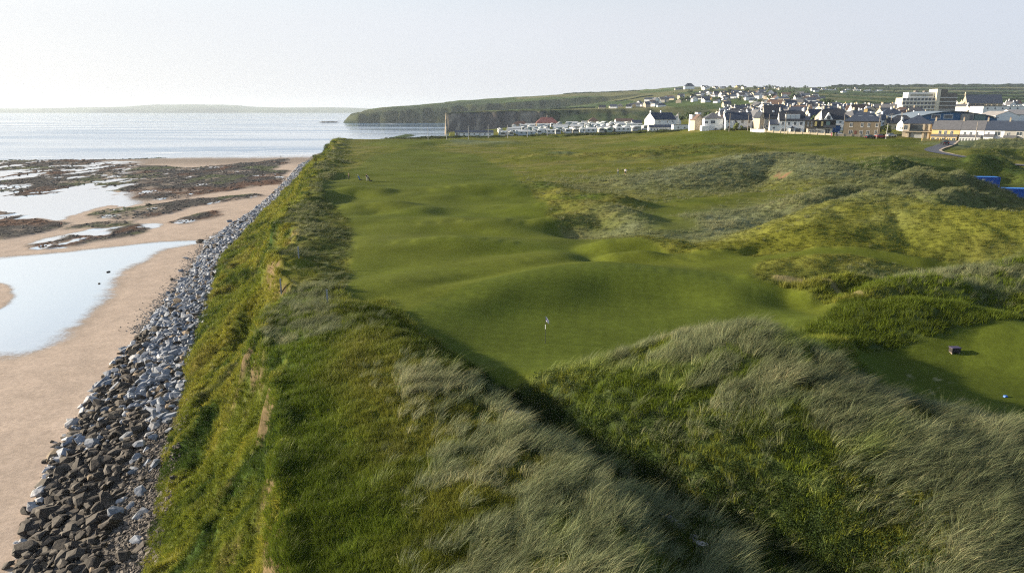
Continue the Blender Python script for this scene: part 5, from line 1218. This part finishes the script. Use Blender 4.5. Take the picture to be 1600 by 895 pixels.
# front row
house('pale blue gable house with light grey roof, left of the dark roofs', 1176, 1192, 352, 10, 6.2, 3.2, 'white', 'grey', 'y', yaw=.0, wins=[(.5, 3.2, 1.2, 1.2)], chims=((.9, .8),))
house('yellow washed house with a grey roof behind the pale blue gable', 1164, 1176, 366, 9, 4.6, 2.2, 'yellow', 'grey', 'x', wins=[(.3, 2.6, 1, 1.2), (.7, 2.6, 1, 1.2)])
house('beige lean gabled house squeezed left of the great dark roof', 1186, 1194, 335, 9, 6.0, 2.2, 'beige', 'dark', 'y', wins=[(.5, .5, 1.0, 1.6)])
house('house under a great plain dark roof left of the white guesthouse', 1193, 1217, 334, 12, 5.4, 5.8, 'grey', 'dark', 'x', wins=[(.2, 1.0, 1.2, 1.2)], dorm=((.6, .5, .9),), yaw=-0.2)
house('small white annex with slate roof against the white guesthouse', 1202, 1216, on_line(1202, 1216, 317, -.26), 7, 3.6, 2.0, 'white', 'slate', 'x', wins=[(.45, 1.7, 1.0, .9)], yaw=-0.26)
t, w = house('white three storey guesthouse with slate roof and gabled porch', 1216, 1256, on_line(1216, 1216, 317, -.26), 9, 5.7, 4.0, 'white', 'dark', 'x', wins=[(.14, 3.6, 1.15, 1.5), (.38, 3.6, 1.15, 1.5), (.62, 3.6, 1.15, 1.5), (.86, 3.6, 1.15, 1.5), (.16, .7, 1.2, 1.5), (.27, .7, .9, 1.5), (.76, .6, 2.3, 1.7)], chims=((.03, 1.5), (.97, 1.5)), zoff=-.2, yaw=-0.26)
for k in range(3):
    fx = .33 + .19 * k; dm = MB().box(w*fx - .95, w*fx + .95, .7, 3.6, 6.3, 8.4).build('dormer', M_FRAME, t); MB().box(w*fx - .85, w*fx + .85, .66, .71, 6.45, 8.25).build('pane', pmat('dormer_glass', (.30, .36, .42), .1, .05, spec=.7), dm)
MB().box(w*.44, w*.60, -1.5, 0.01, -1, 2.3).build('porch', wallm('white'), t); MB().prism([(w*.42, 2.25), (w*.62, 2.25), (w*.52, 3.3)], -1.8, .05).build('porch_roof', roofm('slate'), t); window(t, w*.52, .6, 1.3, 1.5, -1.5)
house('rough stone link with two tall windows beside the guesthouse', 1256, 1271, on_line(1256, 1216, 317, -.26), 8, 5.7, .2, 'stone', 'grey', 'flat', wins=[(.35, 3.2, .6, 1.9), (.72, 3.2, .6, 1.9)], name='link_block', cat='building', zoff=-.2, yaw=-0.26)
house('low porch block with dark openings below the stone link', 1262, 1274, 306, 5, 2.7, .2, 'beige', 'grey', 'flat', wins=[(.3, .3, 1.0, 2.0), (.7, .3, 1.0, 2.0)], name='link_block', cat='building', zoff=-.4, yaw=-0.26)
t, w = house('modern house with a black box upper floor over a white ground floor', 1271, 1300, on_line(1271, 1216, 317, -.26), 9, 2.7, .1, 'white', 'dark', 'flat', wins=[(.22, .9, 2.6, .7), (.74, .3, 2.0, 2.0)], zoff=-.4, yaw=-0.26)
up = MB().box(-.3, w + 1.0, -.8, 8, 3.0, 6.1).build('upper_floor', pmat('black_cladding', (.02, .022, .026), .35), t)
for fx, ww, c in ((.06, .9, (.65, .52, .2)), (.40, .8, (.5, .42, .2)), (.72, 1.6, (.12, .2, .2))): MB().box(w*fx - ww/2, w*fx + ww/2, -.86, -.80, 3.5, 5.5).build('window', pmat('blind_tint_%d' % int(c[0]*100), c, .4), up)  # window panels in flat blind colours, yellowish and dark teal
MB().box(w*.45, w + .9, -2.0, -1.96, 3.0, 4.0).box(-.3, w + 1.0, -2.0, -.8, 2.86, 2.99).build('balcony', M_GLASS, t)
t, w = house('white dark roofed house with a round headed gable window behind the black box', 1283, 1318, 332, 10, 5.4, 4.4, 'white', 'dark', 'x', wins=[(.82, .9, 1.1, 1.0), (.82, 3.6, 1, .9)], chims=((.03, 1.3),), yaw=-0.26)
g = MB().add([(w*.05, -.3, 5.0), (w*.5, -.3, 5.0), (w*.275, -.3, 8.6), (w*.05, 3.6, 5.0), (w*.5, 3.6, 5.0), (w*.275, 3.6, 8.6)], [(0,1,2),(5,4,3),(0,2,5,3),(1,4,5,2),(0,3,4,1)]); 
GB = MB(); GB.prism([(w*.05, 4.9), (w*.5, 4.9), (w*.275, 8.3)], -.3, 3.6); GB.build('gable_dormer', wallm('white'), t); MB().box(w*.2, w*.35, -.36, -.30, 5.3, 7.0).build('window', M_PANE, t)
house('small bright blue shed between the white and brown houses', 1303, 1312, 318, 5, 3.0, .8, pmat('blue_shed', (.10, .22, .50)), 'grey', 'flat', name='shed', cat='shed')
t, w = house('brown stone house with hipped roof and yellow chimney', 1317, 1374, 304, 11, 6.0, 4.3, 'stone', 'slate', 'hip', wins=[(.2, 3.7, 1.2, 1.7), (.5, 3.7, 1.0, 1.7), (.68, 3.7, 1.0, 1.7), (.91, 3.8, 1.2, 1.5), (.2, .5, 1.5, 1.8), (.49, .5, 1.3, 1.7), (.68, .5, 1.3, 1.7), (.9, .5, 1.2, 1.9)], doors=(.34,), zoff=-.2, yaw=-0.46)
chimney(t, w*.55, 6, 10.2, .9, wallm('yellow'), 1.4); 
for fx in (.42, .72): MB().box(w*fx - .8, w*fx + .8, 2.6, 3.7, 7.95, 8.35).build('roof_window', pmat('roof_pane', (.30, .36, .42), .1, .05, spec=.7), t)
t, w = house('house with an upstairs glass balcony under a wide slate hip roof', 1409, 1454, 294, 10, 5.8, 3.6, 'beige', 'slate', 'hip', wins=[(.1, 3.3, 1.5, 2.0)], zoff=-.3, yaw=-0.5)
MB().box(w*.26, w*.70, -.05, .02, 3.1, 5.5).build('glass_front', M_GLASS, t); MB().box(-.5, w*1.0, -1.6, 0, 2.6, 2.85).build('balcony_slab', wallm('beige'), t)
for fx in (.2, .72, .9): MB().box(w*fx - .35, w*fx + .35, -.9, -.05, -1, 5.75).build('pillar', wallm('beige'), t)
MB().box(w*.26, w*.7, -1.55, -1.5, 2.86, 3.8).build('balcony_glass', M_GLASS, t); MB().box(w*.3, w*.85, -.3, .02, .1, 2.3).build('ground_glazing', pmat('pale_glazing', (.35, .36, .36), .3), t)
TG = 'terrace of houses along the links road'
def terrace(label, p0, p1, wall, roof, wins, porch, chim=.97, Y=282):
    t, w = house(label, p0, p1, on_line(p0, 1454, 286, TYAW), 8.5, 5.1, 3.3, wall, roof, 'x', yaw=TYAW, z=ZT, wins=wins, chims=((chim, 1.1),), group=TG, cm=M_STONEW, zoff=-.5)
    if porch:
        a, b, h, c, glassy = porch; pw = MB().box(w*a, w*b, -2.4, 0.01, -.8, h).build('porch', c, t)
        MB().prism([(0, 0), (1, 0), (1, .12), (0, .12)], 0, .01).build('porch_trim', c, pw) if False else None
        rf = MB(); rf.add([(w*a-.15, -2.6, h), (w*b+.15, -2.6, h), (w*b+.15, 0, h+.9), (w*a-.15, 0, h+.9), (w*a-.15, -2.6, h+.1), (w*b+.15, -2.6, h+.1), (w*b+.15, 0, h+1.0), (w*a-.15, 0, h+1.0)], BOXF); rf.build('porch_roof', roofm('grey'), t)
        n = glassy
        for k in range(n):
            xx = w * (a + (b - a) * (k + .5) / n); ww = w * (b - a) / n * .66; window(t, xx, .5, round(ww, 1), 1.4, -2.4)
    return t, w
terrace('yellow end of the terrace with an orange gabled porch', 1454, 1498, 'yellow', 'grey', [(.30, 3.1, 1.0, 1.5), (.50, 3.1, 1.0, 1.5), (.72, 3.1, 1.0, 1.5)], (.02, .95, 2.2, wallm('yellow'), 5), chim=.04)
terrace('white terrace house with sun porch right of the yellow one', 1498.3, 1536, 'white', 'grey', [(.2, 3.1, .9, 1.2), (.45, 3.1, .9, 1.2), (.7, 3.1, .9, 1.2)], (.02, .9, 2.2, M_FRAME, 7), chim=.03)
terrace('white terrace house with a glazed conservatory front', 1536.3, 1567, 'white', 'slate', [(.2, 3.3, .7, 1.0), (.66, 2.9, 1.9, 1.7)], (.0, .5, 2.5, M_FRAME, 5), chim=.03)
terrace('grey terrace house at the right end of the row', 1567.3, 1606, 'grey', 'slate', [(.17, 3.1, 1.0, 1.2), (.6, 3.1, 1.9, 1.5)], (.0, .5, 2.2, wallm('beige'), 4), chim=.12)
# garden walls
def garden_wall(label, pxs, Y, h, mat, step=3.0):
    a = px_at(pxs[0], Y[0]); b = px_at(pxs[1], Y[1]); L_ = math.hypot(b[0]-a[0], b[1]-a[1]); t = thing('garden_wall', label, 'wall', a, math.atan2(b[1]-a[1], b[0]-a[0]))
    n = max(2, int(L_ / step)); m = MB(); s_ = (b[2] - a[2]) / L_; pl = MB().box(-.2, .2, -.2, .2, -1, h + .35).mesh('pillar', mat)
    m.add([(0,-.1,-1.5),(L_,-.1,-1.5+b[2]-a[2]),(L_,.1,-1.5+b[2]-a[2]),(0,.1,-1.5),(0,-.1,h),(L_,-.1,h+b[2]-a[2]),(L_,.1,h+b[2]-a[2]),(0,.1,h)], BOXF); m.build('panel', mat, t)
    for k in range(n + 1): link('pillar', pl, t, (L_ * k / n, 0, s_ * L_ * k / n))
garden_wall('long white garden wall with piers before the white guesthouse', (1196, 1300), (312, 298), .8, wallm('cream'))
garden_wall('low stone wall before the brown stone house', (1305, 1369), (295, 290), 1.1, M_STONEW)
garden_wall('low yellow wall before the yellow terrace house', (1441, 1482), (276, 274), .8, wallm('yellow'))
garden_wall('white wall enclosing the yard left of the annex', (1173, 1194), (322, 318), 1.3, wallm('white'))
# parked cars
for px, Y, rz, pm_, lab in [(1360, 288, .1, P_DK, 'dark car parked by the stone wall near the pole'), (1375, 290, .2, P_RED, 'dark red car parked right of the dark car'), (1166, 345, 0, P_BLUE, 'blue car parked behind the fence left of the front row'), (1158, 352, .3, P_SIL, 'silver car parked left of the blue car'), (1134, 350, .1, P_DK, 'dark car right of the white barn house'), (1312, 300, 1.2, P_SIL, 'silver car between the blue shed and the brown house'), (1392, 292, .2, P_SIL, 'silver car in the gap left of the balcony house')]:
    q = px_at(px, Y); car(q, rz, pm_, lab)
person(px_at(1299, 291), .4, cloth('pink', (.65, .08, .22)), cloth('pinkleg', (.5, .06, .18)), 'person in bright pink beside the white garden wall', stride=.1)
# big buildings behind
M_CONC = pmat('cream_concrete', (.58, .54, .44), .8, .08, .3); M_BRN = pmat('brown_cladding', (.16, .145, .13), .8, .15, .3); M_WB = pmat('white_band', (.75, .75, .73)); M_GB = pmat('glass_band', (.33, .32, .27), .4, .2, .5)
q0 = px_at(1407, 600); q1 = px_at(1455, 600); W = q1[0] - q0[0]
t = thing('apartment_block', 'five storey cream block with white floor bands and brown side wing', 'apartment block', (q0[0], q0[1], q0[2]), -.12)
MB().box(0, W, 0, 14, -3, 14.5).build('wall', M_CONC, t)
for k in range(4):
    z_ = 2.2 + 3.2 * k; MB().box(-.4, W + .0, -.9, -.003, z_ - .55, z_).build('balcony_band', M_WB, t)
    for j in range(9): simple_window(t, W * (j + .5) / 9, z_ + .4, 2.0, 1.9)
MB().box(W*.18, W*.98, 2, 12, 14.5, 19.0).build('penthouse', M_WB, t); MB().box(W*.25, W*.95, 1.94, 2.0, 15.6, 17.6).build('window', M_GB, t)
for a, b, h in ((.42, .52, 20.4), (.7, .8, 20.2)): MB().box(W*a, W*b, 4, 8, 19.0, h).build('roof_plant', M_BRN, t)
MB().box(W + .01, W + 3.0, -1.2, 14, -3, 21.5).build('stair_tower', M_CONC, t)
q2 = px_at(1486, 600); MB().box(W + 3.01, q2[0] - q0[0], .5, 16, -3, 18).box(W + 3.01, W + 9, .4, 10, 18.003, 21.4).build('side_wing', M_BRN, t)
for k in range(5): MB().box(W + 3.2, q2[0] - q0[0] + .3, -.2, .49, 1.5 + 3.2 * k, 1.95 + 3.2 * k).build('floor_band', M_WB, t)
# leisure centre
M_LB = pmat('leisure_blue', (.035, .12, .26), .5, .12, .4); M_LR = pmat('grey_metal_roof', (.20, .24, .28), .45, .1, .3)
q0 = px_at(1396, 390); q1 = px_at(1556, 390); W = q1[0] - q0[0]; zb = q0[2]
t = thing('leisure_centre', 'large blue building with a sweeping curved grey roof', 'leisure centre', (q0[0], q0[1], zb), .0)
prof = [(W*f, h) for f, h in ((0, 2.6), (.1, 3.6), (.2, 4.9), (.32, 6.5), (.45, 7.7), (.55, 8.0), (.68, 7.6), (.80, 6.7), (.9, 5.7), (1.0, 4.6))]
MB().prism([(W*.03, -2)] + [(a if i else W*.03, h - .3) for i, (a, h) in enumerate(prof)] + [(W, -2)], 0, 26).build('wall', M_LB, t)
MB().prism([(a, h) for a, h in prof] + [(a, h + .35) for a, h in reversed(prof)], -1.2, 27).build('roof', M_LR, t)
for fx in (.40, .52): f = MB().box(W*fx - 2.6, W*fx + 2.6, -.06, -.003, 4.2, 6.4).build('window', M_FRAME, t); MB().box(W*fx - 2.3, W*fx + 2.3, -.12, -.061, 4.45, 6.15).build('pane', M_PANE, f)
MB().box(W*.64, W*.76, -.9, -.003, -1, 6.9).build('cream_bay', wallm('grey'), t); MB().box(W*.72, W*.75, -.96, -.901, 1.5, 6).build('window', M_PANE, t)
MB().box(W*.77, W*.88, -.5, -.003, 0, 6.6).build('glazed_wall', pmat('green_glass', (.06, .13, .12), .15, .1, spec=.7), t)
MB().path([(W*.2, -6, 2.8), (W*.6, -6, 2.8)], .12).path([(W*.62, -5, 2.2), (W*1.0, -5, 2.2)], .12).build('rail', M_FRAME, t)
# church
q0 = px_at(1509, 700); q1 = px_at(1558, 700); W = q1[0] - q0[0]; t = thing('church', 'stone church with a long steep blue slate roof and lit gable', 'church', (q0[0], q0[1], q0[2] + 1.5), -.25)
M_CS = pmat('church_stone', (.36, .32, .25), .85, .2, .5)
gable_wall(W*1.0, 15, 6.5, 8.3, 'x').build('wall', M_CS, t); roof_mb(W*1.0, 15, 6.5, 8.3, 'x', .3, .3).build('roof', roofm('slate'), t)
for k in range(6): MB().box(W*(.1+.15*k) - .4, W*(.1+.15*k) + .4, -.9, -.003, -2, 5.6).build('buttress', M_CS, t)
for k in range(5): simple_window(t, W*(.175+.15*k), 1.6, .9, 3.2)
MB().prism([(-3, -2), (-3, 5), (0.0, 8.5), (0, -2)], 5, 10).build('porch', M_CS, t); MB().box(-.5, .0, 6.4, 8.6, 14, 17.4).build('bell_turret', M_CS, t)
# white wave-topped building and sheds
q0 = px_at(1533, 470); q1 = px_at(1640, 470); W = q1[0] - q0[0]; t = thing('round_window_hall', 'long white hall with a row of small round windows', 'hall', q0, 0)
MB().box(0, W, 0, 14, -3, 9.3).build('wall', wallm('white'), t); MB().box(-.2, W+.2, -.2, 14.2, 9.303, 9.6).build('roof', roofm('grey'), t)
for k in range(9): MB().tube((3 + k*W/9.2, -.06, 8.0), (3 + k*W/9.2, -.003, 8.0), .55, .55, 14).build('window', M_PANE, t)
house('broad shed with pale grey roof below the white hall', 1553, 1590, 400, 16, 5.8, 2.4, 'white', pmat('pale_roof', (.30, .28, .27), .7, .15, .5), 'y', name='shed', cat='shed')
house('second pale roofed shed at the right edge below the hall', 1583, 1640, 410, 16, 6.2, 2.6, 'white', pmat('pale_roof', (.30, .28, .27), .7, .15, .5), 'x', name='shed', cat='shed')
house('red painted shed on the rise right of the church', 1573, 1583, 640, 8, 4.5, 2, pmat('red_shed', (.5, .04, .04)), pmat('red_roof', (.45, .04, .05)), 'x', name='shed', cat='shed')
house('big blue roofed house on the hilltop skyline', 1070, 1085, 2050, 16, 9, 9, 'white', 'slate', 'hip', chims=())
house('low dark barn on the hilltop left of the skyline house', 1055, 1067, 2080, 12, 4, 3, 'grey', 'slate', name='barn', cat='barn')

# ordinary houses of the town
def common(label, x, y, z, yaw, w, d, e, r_, wall, roof, ridge, det, group, g):
    t = thing('house', label, 'house', (x, y, z), yaw, group)
    key = (round(w), round(d), round(e, 0), round(r_, 0), ridge)
    if key not in common.c:
        ww, dd, ee, rr_ = key[0], key[1], key[2] + .2, key[3] + .3
        common.c[key] = {}
    cc = common.c[key]; ww, dd, ee, rr_ = key[0], key[1], key[2] + .2, key[3] + .3
    if ('w', wall) not in cc: cc[('w', wall)] = gable_wall(ww, dd, ee, rr_, ridge).mesh('wall', wallm(wall))
    if ('r', roof) not in cc: cc[('r', roof)] = roof_mb(ww, dd, ee, rr_, ridge).mesh('roof', roofm(roof))
    link('wall', cc[('w', wall)], t); ro = link('roof', cc[('r', roof)], t)
    if det >= 1 and ridge != 'flat':
        if ('c', wall) not in cc:
            m = MB().box(-.35, .35, -.5, .5, -1.0, 1.3); cc[('c', wall)] = m.mesh('chimney', wallm(wall))
        cx, cy = (.4, dd/2) if ridge == 'x' else (ww/2, .6)
        if ridge == 'hip': cx, cy = ww/2, dd/2
        link('chimney', cc[('c', wall)], ro, (cx, cy, ee + rr_))
        if ridge == 'x' and g.random() < .6: link('chimney', cc[('c', wall)], ro, (ww - .4, dd/2, ee + rr_))
    if det >= 2:
        nw = max(2, int(ww / 3)); fl = 2 if ee > 4.2 else 1
        for f in range(fl):
            for k in range(nw): simple_window(t, ww * (k + .5) / nw, .9 + 2.7 * f, 1.1, 1.2)
        simple_window(t, 0, .9 + (2.7 if fl > 1 else 0), 1.1, 1.2, dd * .5, -math.pi / 2)
        simple_window(t, -.005, .9, 1.1, 1.2, dd * .25, -math.pi / 2)
    return t
common.c = {}
occ = []
def town(n, p0, p1, Y0, Y1, seed, det, group, where, mind=11, wp=(.62, .14, .08, .10, .06), e2=.45, pyr=None):
    g = np.random.default_rng(seed); k = 0; tries = 0
    while k < n and tries < n * 40:
        tries += 1; Y = math.sqrt(g.uniform(Y0 ** 2, Y1 ** 2)); px = g.uniform(p0, p1); q = px_at(px, Y)
        if any((q[0]-a)**2 + (q[1]-b)**2 < c*c for a, b, c in occ): continue
        if pyr:
            a_, b_ = project(q[0], q[1], q[2])
            if not (pyr[0] < b_ < pyr[1]): continue
        occ.append((q[0], q[1], mind)); k += 1
        w_ = g.uniform(9, 16); d_ = g.uniform(7, 10); e_ = 4.9 if g.random() < e2 else 2.7; rr_ = g.uniform(2, 3.9); ridge = g.choice(['x', 'x', 'y', 'hip'])
        if ridge == 'y': w_, d_ = min(w_, 9), max(d_, 8)
        wl_ = str(g.choice(['white', 'cream', 'grey', 'beige', 'yellow'], p=wp)); rf_ = str(g.choice(['slate', 'dark', 'grey', 'brown'], p=[.45, .25, .18, .12]))
        yaw = float(g.normal(0, .22) + g.choice([0, 0, .6, -.5]))
        rn = {'slate': 'blue slate', 'dark': 'dark', 'grey': 'grey', 'brown': 'brown'}[rf_]
        kind = {'x': 'wide', 'y': 'gabled', 'hip': 'hipped'}[str(ridge)]
        common(f"{wl_} {kind} {'tall house' if e_ > 4 else 'bungalow'}, {rn} roof, {where}", q[0], q[1], q[2] - .1, yaw, w_, d_, e_, rr_, wl_, rf_, str(ridge), det, group, g)
for p, Y, rr_ in ((1420, 600, 16), (1445, 600, 18), (1470, 600, 18), (1420, 392, 20), (1460, 395, 30), (1500, 400, 30), (1540, 395, 24), (1520, 705, 22), (1545, 705, 22), (1560, 474, 22), (1590, 474, 22), (1570, 402, 20), (1600, 410, 22)):
    q = px_at(p, Y); occ.append((q[0], q[1], rr_))
town(20, 1120, 1175, 345, 470, 41, 2, 'houses just behind the left end of the front row', 'behind the poles left of the front row', 13)
town(46, 1186, 1400, 352, 470, 42, 2, 'houses just behind the front row', 'just behind the front row', 13)
town(10, 1395, 1420, 330, 520, 48, 2, 'houses left of the leisure centre', 'left of the leisure centre', 13)
town(60, 1120, 1410, 470, 720, 43, 1, 'houses in the middle of the town', 'in the middle of the town', 14)
town(30, 1470, 1640, 500, 900, 44, 1, 'houses around the church', 'near the stone church', 15)
town(68, 1005, 1190, 1135, 1500, 45, 0, 'houses on the cliff top side of the town', 'on the slope above the green cliff', 13, e2=.3, wp=(.74,.1,.06,.06,.04))
town(78, 1120, 1290, 740, 1320, 46, 0, 'houses climbing the hill behind the town', 'climbing the hill behind the town', 14)
town(12, 935, 1010, 1150, 1240, 49, 0, 'houses along the cliff top', 'along the cliff top field', 16, e2=.1)
town(30, 1085, 1345, 1800, 2250, 47, 0, 'houses on the skyline ridge', 'on the skyline ridge', 19, e2=.3)
# second caravan site beyond the church
g = np.random.default_rng(61)
for k in range(46):
    Y = g.uniform(830, 1040); px = g.uniform(1490, 1610); q = px_at(px, Y)
    caravan(q[0], q[1], q[2], g.normal(0, .1) - math.pi / 2 * (g.random() < .5), 'white', 9.5, 'small white caravan on the distant site beyond the church', 'caravans beyond the church', False)
for k in range(34):
    Y = g.uniform(2050, 2150); px = 1265 + k * 3.3 + g.uniform(-1, 1); q = px_at(px, Y)
    caravan(q[0], q[1], q[2], -math.pi / 2, 'white', 11.0, 'tiny white caravan strung along the hilltop field edge', 'caravans on the hilltop', False)
for px in (1348, 1352, 1357, 1363, 1368, 1374, 1380):
    q = px_at(px, 2000); caravan(q[0], q[1], q[2], -math.pi / 2, 'white', 11.0, 'tiny white caravan strung along the hilltop field edge', 'caravans on the hilltop', False)

# poles
M_POLE = pmat('pole_wood', (.27, .24, .21)); M_POLEG = pmat('pole_grey', (.40, .40, .40))
def pole(px, Y, h, label, arm=1.2, mat=None, group='poles between the links and the town', lean=0.0):
    q = px_at(px, Y); t = thing('utility_pole', label, 'pole', q, 0, group); t.rotation_euler = (0, lean, 0)
    MB().tube((0, 0, -1), (0, 0, h), .15, .10, 8).build('post', mat or M_POLE, t)
    if arm: MB().box(-arm, arm, -.06, .06, h - .55, h - .42).build('crossarm', mat or M_POLE, t)
    if arm:
        for k in (-1, 0, 1): MB().tube((k * arm * .85, 0, h - .42), (k * arm * .85, 0, h - .2), .05, .03, 6).build('insulator', pmat('insulator', (.3, .3, .3)), t)
for k, px in enumerate([669, 698, 732, 763, 793, 824, 855, 914]):
    pole(px, 425 - 4 * (k % 3), 8.0, ['thin pale pole alone at the seaward end of the row', 'thin pale pole left of the low white clubhouse', 'thin pale pole before the low white clubhouse', 'thin pale pole at the right end of the clubhouse', 'thin pale pole before the middle of the caravans', 'thin pale pole below the cliff, in front of the caravans', 'thin pale pole before the red roofed house', 'thin pale pole right of the red roofed house'][k], 0, M_POLEG)
for px, Y, h, a, lab, ln in [(1059, 405, 9.5, .9, 'white lamp pole before the big slate roofed house', 0), (1139, 330, 8.5, 1.0, 'brown pole right of the white barn house', 0), (1168, 325, 8.0, .8, 'thin brown pole by the parked cars', 0), (1200, 318, 8.0, 0, 'slim pole before the great dark roof', 0), (1226, 300, 9.0, .8, 'pole standing before the white guesthouse', 0),
                             (1317, 310, 9, 0, 'slim pole at the left corner of the brown stone house', 0), (1369, 286, 9.8, .7, 'stout leaning wooden pole right of the brown stone house', .06), (1384, 280, 6.2, 0, 'short white pole right of the leaning pole', .02), (1389, 300, 9.0, .9, 'wooden pole behind the short white pole', .02), (1523, 268, 7.5, 0, 'pole before the white terrace house', 0), (1281, 345, 11, 0, 'tall pole behind the black box house', 0), (1350, 380, 11, 0, 'tall thin pole behind the brown stone house', 0)]:
    pole(px, Y, h, lab, a, M_POLEG if 'white' in lab.split('pole')[0] else None, lean=ln)

# trees and bushes in the gardens
M_LEAF = blade_material('tree_leaf', .6, .2); 
def crown_mesh(seed, n=260):
    r = np.random.default_rng(seed); V = []; F = []; Cc = []; lob = r.normal(0, .45, (7, 3)) * np.array([1, 1, .6])
    for k in range(n):
        c0 = lob[r.integers(0, 7)]; v = r.normal(0, 1, 3); v /= np.linalg.norm(v); c = c0 + v * r.uniform(.25, .5); u = r.normal(0, 1, 3); u /= np.linalg.norm(u); w = np.cross(u, v); w /= np.linalg.norm(w) + 1e-6
        s = r.uniform(.10, .2); i = len(V); V += [tuple(c - u*s), tuple(c + w*s*.8), tuple(c + u*s), tuple(c - w*s*.8)]; F.append((i, i+1, i+2, i+3)); 
    me = bpy.data.meshes.new('crown'); me.from_pydata(V, [], F); me.update(); return me
M_TREE = pmat('garden_tree_leaf', (.045, .075, .022), .8, .45, 3)
M_TREE2 = pmat('garden_tree_leaf_yellow', (.10, .12, .03), .8, .4, 3)
CR = []
for k in range(5):
    me = crown_mesh(500 + k); me.materials.append(M_TREE if k < 4 else M_TREE2); CR.append(me)
TRK = MB().tube((0, 0, -.3), (0, .05, .55), .07, .05, 7).tube((0, .05, .5), (.25, 0, .95), .04, .02, 6).tube((0, .05, .5), (-.22, .1, .9), .04, .02, 6).mesh('trunk', pmat('bark', (.10, .075, .055)))
g = np.random.default_rng(71)
def tree(px, Y, s, label, group, k=None):
    q = px_at(px, Y); t = thing('tree', label, 'tree', (q[0], q[1], q[2]), g.uniform(0, 6), group); t.scale = (s, s, s * g.uniform(.75, 1.05))
    link('trunk', TRK, t); link('crown', CR[int(g.integers(0, 4)) if k is None else k], t, (0, 0, .95)); return t
tree(1150, 338, 2.2, 'bushy yellow green shrub by the poles left of the front row', None or 'garden trees near the front row', 4)
tree(1385, 298, 2.6, 'round green shrub between the poles right of the brown house', 'garden trees near the front row', 4)
tree(1322, 345, 2.4, 'yellow green bush peeping over left of the brown house roof', 'garden trees near the front row', 4)
for k in range(60):
    Y = g.uniform(360, 720); px = g.uniform(1115, 1420); tree(px, Y, g.uniform(2.5, 4.6), 'dark green garden tree between the town houses', 'garden trees in the town')
for k in range(22):
    Y = g.uniform(480, 820); px = g.uniform(1060, 1190); tree(px, Y, g.uniform(3.0, 5.5), 'dark tree on the low ground left of the town', 'trees left of the town')
for k in range(36):
    Y = g.uniform(900, 1700); px = g.uniform(1060, 1300); tree(px, Y, g.uniform(4, 7), 'dark tree among the hillside houses', 'trees on the hillside')
for k in range(30):
    Y = g.uniform(1900, 2300); px = g.uniform(1090, 1420); tree(px, Y, g.uniform(5, 8), 'dark tree on the skyline ridge', 'trees on the skyline')
# hedge banks between the far fields, scrub along the park edge
def hedge(line, width, h, seed, n=140):
    L = np.array([px_at(a, b)[:2] for a, b in line]); d = np.concatenate([[0], np.cumsum(np.hypot(*np.diff(L, axis=0).T))]); s = np.linspace(0, d[-1], n)
    cx = np.interp(s, d, L[:, 0]); cy = np.interp(s, d, L[:, 1]) + 6 * fbm(s / 80, s * 0, seed, 2); X = []; Y = []; Z = []
    for f, hh in ((-1, -.6), (-.7, .7), (0, 1), (.7, .7), (1, -.6)):
        xx = cx; yy = cy + f * width * (1 + .3 * fbm(s / 9, s * 0 + f, seed + 1, 2)); X.append(xx); Y.append(yy); Z.append(H(xx, yy) + h * hh * (1 + .55 * fbm(s / 14, s * 0 + 3 * f, seed + 2, 3)))
    return np.array(X), np.array(Y), np.array(Z)
parts = []
for i, (ln, wd, hh) in enumerate([([(1230, 1010), (1300, 900), (1420, 860)], 3, 3), ([(1240, 1190), (1330, 1120), (1430, 1090), (1640, 1120)], 3, 3.5), ([(1240, 1400), (1400, 1330), (1660, 1360)], 4, 3.5), ([(1260, 1650), (1420, 1560), (1680, 1600)], 4, 4), ([(1350, 1900), (1500, 1850), (1700, 1900)], 5, 5),
        ([(1330, 2250), (1480, 2200), (1700, 2300)], 6, 5), ([(1380, 2650), (1560, 2600), (1750, 2650)], 7, 6), ([(1300, 2600), (1420, 2750), (1560, 2720), (1760, 2780)], 8, 8), ([(1275, 780), (1340, 700), (1400, 690)], 3, 3), ([(880, 2300), (1000, 2280), (1060, 2100)], 4, 3), ([(900, 1700), (960, 1650), (1020, 1700)], 3, 2.5), ([(760, 1290), (860, 1240), (930, 1300)], 3, 2)]):
    parts.append(hedge(ln, wd, hh, 600 + 7 * i))
M_HEDGE = pmat('hedge_leaf', (.035, .06, .022), .9, .4, .3)
V = []; F = []
for X, Y, Z in parts:
    b = len(V); ny, nx = X.shape; V += list(zip(X.ravel().tolist(), Y.ravel().tolist(), Z.ravel().tolist())); F += [(b + i*nx + j, b + i*nx + j + 1, b + (i+1)*nx + j + 1, b + (i+1)*nx + j) for i in range(ny-1) for j in range(nx-1)]
o = mesh_obj('hedgerows', V, F, M_HEDGE); o['kind'] = 'stuff'; o['label'] = 'dark hedge banks dividing the far fields'
SCR = [bpy.data.objects.new('scrub_source', leafy_source('scrub_leaf', 90, 1.0, .9, .16, seed=s).data) for s in (31, 32)]
g = np.random.default_rng(81); px = g.uniform(560, 1180, 1500); Y = np.interp(px, [560, 700, 860, 1010, 1180], [440, 452, 428, 402, 335]) + g.normal(0, 5, 1500) - (px > 1010) * 2
x = (px - 800) / FPX * (Y * cp + 14 * sp); z = H(x, Y); keepm = fbm(x / 14, Y / 14, 511, 3) > -.05; x, Y, z = x[keepm], Y[keepm], z[keepm]; n = len(x); s_ = g.uniform(.5, 1.3, n)
scatter('park_scrub', np.stack([x, Y, z], 1), np.stack([x*0, x*0, g.uniform(0, 6, n)], 1), np.stack([s_ * 1.5, s_, s_], 1), SCR, np.array([.06, .08, .03])[None] * g.uniform(.7, 1.5, n)[:, None], label='dark scrub along the edge between links and caravans', cat='scrub')
